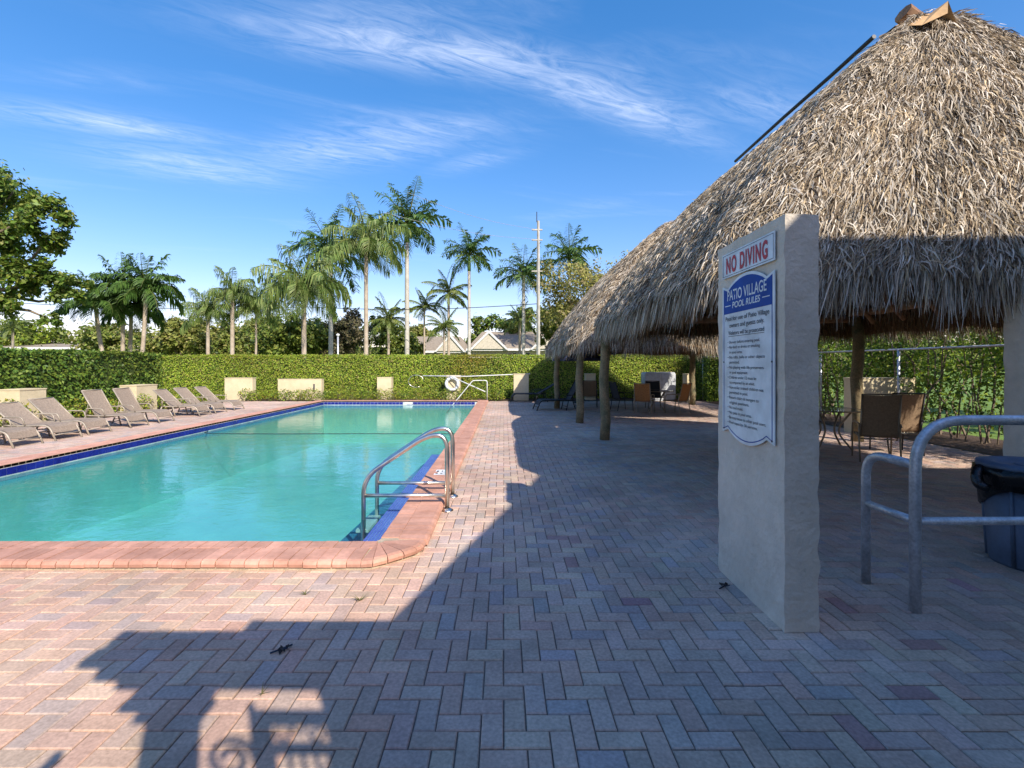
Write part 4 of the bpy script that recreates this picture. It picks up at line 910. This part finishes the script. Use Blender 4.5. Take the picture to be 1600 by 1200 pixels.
# far-off wood closing the horizon
N = 42000; a = rng.uniform(-190, 190, N); hh = np.array([9.5 + 3.6 * mnoise.noise((q * .05, 0, 0)) + 1.8 * mnoise.noise((q * .21, 3, 0)) for q in a])
P = np.stack([a, 118 + rng.normal(0, 3, N), rng.random(N) ** .7 * hh], 1)
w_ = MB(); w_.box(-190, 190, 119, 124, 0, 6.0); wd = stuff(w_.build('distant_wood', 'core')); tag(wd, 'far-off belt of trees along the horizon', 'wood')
stuff(quads('foliage', leafquads(P, .75, np.tile((0, -.6, .6), (N, 1))), palette(N, G_TREE + G_OLIVE), 'leaf', wd))
palm('royal', 'tallest royal palm with pale straight trunk and dark crown', 636, 352, 45, 4.3, .21, shaft=True, bulge=.1)
palm('queen', 'queen palm with brown trunk and feathery pale crown beside the tallest palm', 572, 385, 36, 3.9, .17)
palm('royal', 'royal palm with compact crown standing left of the gabled house', 733, 397, 45, 3.0, .17, shaft=True)
palm('royal', 'royal palm with drooping crown just left of the utility pole', 818, 428, 44, 3.1, .17)
palm('royal', 'royal palm whose crown rises out of the feathery yellow-green tree', 890, 402, 52, 3.6, .2, shaft=True)
palm('royal', 'royal palm with white trunk behind the drooping queen palm', 517, 395, 44, 4.4, .22, shaft=True)
palm('queen', 'broad drooping queen palm with shaggy dark trunk', 475, 455, 31, 3.5, .17, n_scale=1.4)
palm('queen', 'slim queen palm with upright trunk, taller of the pair over the olive trees', 363, 462, 38, 2.7, .17)
palm('queen', 'short queen palm, smaller of the pair over the olive trees', 325, 490, 38, 2.4, .15)
palm('queen', 'small queen palm with thin dark trunk next to the slim pair', 400, 482, 40, 2.6, .1)
palm('coconut', 'thin dark-stemmed coconut palm above the house roof', 663, 480, 48, 2.3, .1)
palm('coconut', 'taller coconut palm with sparse yellowish crown before the white-trunked royal palm', 701, 458, 46, 2.7, .15)
palm('coconut', 'short coconut palm in front of the house gables', 694, 512, 42, 2.1, .12)
palm('coconut', 'dark palm crown among the trees right of the brown-trunked queen palm', 607, 500, 46, 2.8, .14)
palm('coconut', 'yellowish leaning palm beside the drooping royal palm and pole', 812, 500, 48, 2.2, .14)
palm('coconut', 'small far palm above the pale flat-roofed building', 20, 512, 50, 2.2, .14)
GB = 'bushy palm clump behind the dark hedge'
for lab, px, py, d, cr, le in (('leaning palm on the outside of the bushy clump, nearest the big tree', 150, 478, 25, 1.9, -.9), ('tallest palm of the bushy clump with stiff upright fronds', 228, 452, 25.5, 2.1, .4), ('palm in the middle of the bushy clump', 192, 455, 26, 2.0, 0), ('low palm at the back of the bushy clump', 205, 485, 27, 1.9, .2)):
    palm('bushy', lab, px, py, d, cr, .11, lean=le, name='bushy_palm', grp=GB, n_scale=1.15)
# ------------------------------------------------------------------ houses, pole, wires
def house(label, x0, x1, y, eave, ridge, depth, gables, wins, name='house'):
    t = thing(name, label, 'house', ((x0 + x1) / 2, y, 0)); a = (x1 - x0) / 2
    b = MB(); b.box(-a, a, 0, depth, 0, eave); b.build('wall', 'house', t)
    r = MB(); r.add([(-a - .5, -.6, eave - .1), (a + .5, -.6, eave - .1), (a - 1.2, depth / 2, ridge), (-a + 1.2, depth / 2, ridge), (-a - .5, depth + .6, eave - .1), (a + .5, depth + .6, eave - .1)], [(0, 1, 2, 3), (5, 4, 3, 2), (4, 0, 3), (1, 5, 2)]); rf = r.build('roof', 'roofshingle', t)
    b = MB(); b.box(-a - .5, a + .5, -.68, -.6, eave - .32, eave - .05); b.build('fascia', 'white', rf)
    for gx, gw, gh in gables:
        g_ = MB(); g_.prism([(gx - gw, eave - .1), (gx + gw, eave - .1), (gx, eave + gh)], 'y', -.85, depth / 2 - .5); gg = g_.build('gable', 'house', t)
        for s in (-1, 1):
            g_ = MB(); g_.prism([(gx + s * (gw + .35), eave - .2), (gx + s * (gw + .05), eave - .2), (gx, eave + gh - .05), (gx, eave + gh + .32)], 'y', -1.0, -.86); g_.build('bargeboard', 'white', gg)
            g_ = MB(); g_.add([(gx + s * (gw + .3), -.98, eave - .12), (gx, -.98, eave + gh + .26), (gx, depth / 2, eave + gh + .26), (gx + s * (gw + .3), depth / 2, eave - .12)], [(0, 1, 2, 3)]); g_.build('gable_roof', 'roofshingle', gg)
    for wx, ww in wins:
        w_ = MB(); w_.box(wx - ww - .1, wx + ww + .1, -.06, 0, eave - 1.9, eave - .5); wf = w_.build('window', 'white', t); w_ = MB(); w_.box(wx - ww, wx - .05, -.08, -.06, eave - 1.8, eave - .6); w_.build('pane', 'glass', wf); w_ = MB(); w_.box(wx + .05, wx + ww, -.08, -.06, eave - 1.8, eave - .6); w_.build('pane', 'glass', wf)
    return t
house('pale house with two small front gables behind the tall palms', -14.6, -4.6, 60, 3.4, 5.4, 9, [(-2.6, 1.6, 1.5), (3.0, 1.6, 1.7)], [(0, .6)])
house('pale gabled house with dark windows left of the utility pole', -4.0, 6.5, 58, 3.6, 5.9, 9, [(-3.0, 2.0, 1.8), (4.0, 1.8, 1.6)], [(-.2, .5), (1.4, .5)])
house('pale low building with cream roof beyond the dark hedge', -62, -50, 57, 3.7, 4.3, 9, [], [])
ux, uy, uz = at(841, 345, 40)
t = thing('utility_pole', 'tall pale concrete utility pole rising over the hedge', 'utility pole', (ux, uy, 0))
b = MB(); b.tube([(0, 0, -.1), (0, 0, uz)], [.17, .11], 4); b.build('pole', 'concrete', t)
for z in (uz - .75, uz - 1.6, uz - 4.2): b = MB(); b.box(-.55, .35, -.06, .06, z - .05, z + .05); b.build('crossarm', 'concrete', t)
b = MB(); b.tube([(-.12, 0, uz - .1), (-.12, 0, uz + .75)], .035, 6); b.build('lightning_rod', 'cable', t)
def wire(label, pts, r, m):
    t = thing('overhead_wire', label, 'wire', pts[0]); b = MB(); p0 = Vector(pts[0]); out = []
    for a_, c_ in zip(pts[:-1], pts[1:]):
        for i in range(9): f = i / 8; p = Vector(a_).lerp(Vector(c_), f) - p0; p.z -= .35 * math.sin(math.pi * f); out.append(p)
    b.tube(out, r, 5); b.build('strand', m, t)
wire('black overhead cable running low behind the palms to the utility pole', [(ux, uy + .1, 6.7), (-18, 44, 6.9), (-48, 46, 7.6)], .03, 'cable')
wire('bright thin overhead wire crossing high on the tallest palm', [(ux - .4, uy - .1, uz - .7), at(637, 301, 31)], .012, 'wire')
wire('bright thin overhead wire crossing the middle of the tallest palm', [(ux - .4, uy - .1, uz - 1.55), at(600, 332, 32)], .012, 'wire')
t = thing('garden_lamp', 'slim dark lamp post with white globe beyond the far hedge', 'lamp post', (*at(528, 560, 28)[:2], 0)); zt = at(528, 521, 28)[2]
b = MB(); b.tube([(0, 0, 0), (0, 0, zt - .15)], .05, 8); b.build('post', 'galv', t, True); b = MB(); b.lathe([(0, zt - .18), (.09, zt - .14), (.1, zt - .05), (0, zt)], 0, 0, 14); b.build('globe', 'white', t, True)
# ------------------------------------------------------------------ gatehouse behind the camera (its shadow falls across the pavement)
GY = -.6
t = thing('clubhouse', 'stucco clubhouse with steep hipped roof behind the pool gate', 'building', (6, GY - 3, 0))
b = MB(); b.box(-4.5, 8, -3.5, 3.0, 0, 3.25); b.build('wall', 'stucco', t)
b = MB(); b.prism([(-4.56, 3.26), (-1.78, 6.02), (-.55, 7.3), (6.5, 7.3), (9, 3.26)], 'y', -3.6, 3.02); b.build('roof', 'roofshingle', t)
t = thing('gate_wall', 'stucco gateway with stepped cornice and square column', 'gateway', (0, GY, 0))
TH = .12      # wall thickness; the picture shows the outline of its shadow
def gbox(x0, x1, z0, z1, nm, th=TH, y1=0.0): b = MB(); b.box(x0, x1, y1 - th, y1, z0, z1); b.build(nm, 'stucco', t)
gbox(.115, .295, 0, 2.60, 'column')
for x0, z0, z1 in ((.06, 2.60, 2.635), (-.02, 2.66, 2.70), (.04, 2.70, 2.80)): gbox(x0, .36, z0, z1, 'moulding', TH + .01, .004)
for x0, z0, z1 in ((-.07, 2.80, 2.85), (-.19, 2.86, 2.94), (-.30, 2.95, 3.01), (-.16, 3.01, 3.09), (-.19, 3.10, 3.168)): gbox(x0, 1.5, z0, z1, 'moulding', TH + .01, .006)
gbox(-.05, 1.5, 2.86, 3.16, 'lintel'); gbox(.587, 1.5, 3.168, 3.28, 'parapet', TH, .002); gbox(.93, 1.5, 0, 2.86, 'jamb', TH, -.003)
t = thing('iron_gate', 'dark wrought iron gate with scrolls in the stucco gateway', 'gate', (.36, GY - .1, .09))
def spiral(cx_, cz, r0, r1, turns, sgn=1): return [(cx_ + sgn * (r0 + (r1 - r0) * i / 26) * math.cos(i / 26 * turns * 6.283), 0, cz + (r0 + (r1 - r0) * i / 26) * math.sin(i / 26 * turns * 6.283)) for i in range(27)]
b = MB(); b.box(.217, .62, -.015, .015, 2.495, 2.56); b.box(.217, .30, -.015, .015, .1, 2.5); b.box(.26, .62, -.015, .015, 2.345, 2.385); b.box(.55, .60, -.015, .015, .1, 2.5); b.tube([(.225, 0, 2.56), (.225, 0, 2.60)], .018, 8); b.build('frame', 'blackframe', t)
for c_, s_ in ((.36, 1), (.49, -1)): b = MB(); b.tube(spiral(c_, 2.44, .055, .012, 1.4, s_), .008, 6); b.build('scroll', 'blackframe', t, True)
b = MB(); b.tube(spiral(.12, 2.32, .10, .03, 1.5), .013, 6); b.build('scroll', 'blackframe', t, True)
for k in range(4): b = MB(); b.tube([(.36 + k * .055, 0, .1), (.36 + k * .055, 0, 2.35)], .010, 6); b.build('bar', 'blackframe', t)
t = thing('iron_fence', 'solid iron fence panel with curled finial beside the gateway column', 'fence', (-.6, GY - .1, 0))
b = MB(); b.box(-1.5, .33, -.015, .015, 0, 2.30); b.build('panel', 'blackframe', t); b = MB(); b.tube(bent([(.30, 0, 2.28), (.33, 0, 2.36), (.38, 0, 2.40), (.36, 0, 2.43)], .03), .022, 7); b.build('finial', 'blackframe', t, True)
# ------------------------------------------------------------------ small things on the pavement
def tuft(label, px, py, n, s):
    x, y = gp(px, py); t = thing('grass_tuft', label, 'grass tuft', (x, y, 0)); V = []
    for k in range(n):
        a = random.uniform(0, 6.28); l = s * random.uniform(.5, 1.2); d = np.array((math.cos(a), math.sin(a), random.uniform(.2, .9))) * l; w_ = np.array((-math.sin(a), math.cos(a), 0)) * .003
        V.append([-w_, w_, d + w_ * .2, d - w_ * .2])
    quads('blades', np.array(V), palette(n, [(.16, .17, .04), (.22, .19, .07)]), 'leaf', t)
tuft('dry grass tuft in a paver joint near the pool corner', 562, 938, 18, .06); tuft('small grass tuft between sunlit pavers below the coping', 477, 929, 14, .045); tuft('tiny grass sprig in the lit gap of the gate shadow', 409, 1084, 8, .05)
def twig(label, px, py, s):
    x, y = gp(px, py); t = thing('fallen_twig', label, 'twig', (x, y, .006)); b = MB(); b.tube([(-s, -s * .6, 0), (0, 0, .006), (s * .8, s * .9, .004)], .005, 5); b.tube([(0, 0, .006), (s * .7, -.1 * s, .012)], .004, 5); b.build('stick', 'ink', t)
    quads('dry_leaf', leafquads(rng.normal(0, s * .4, (4, 3)) * (1, 1, 0) + (0, 0, .012), .05, np.tile((0, 0, 1.), (4, 1))), palette(4, [(.05, .035, .03)]), 'leaf', t)
twig('dark fallen twig lying in the shadow of the gateway', 440, 1017, .05); twig('dry leaf litter at the foot of the sign pillar', 1132, 918, .05)
S.render.engine = 'CYCLES'
S.cycles.max_bounces = 8; S.cycles.transparent_max_bounces = 12
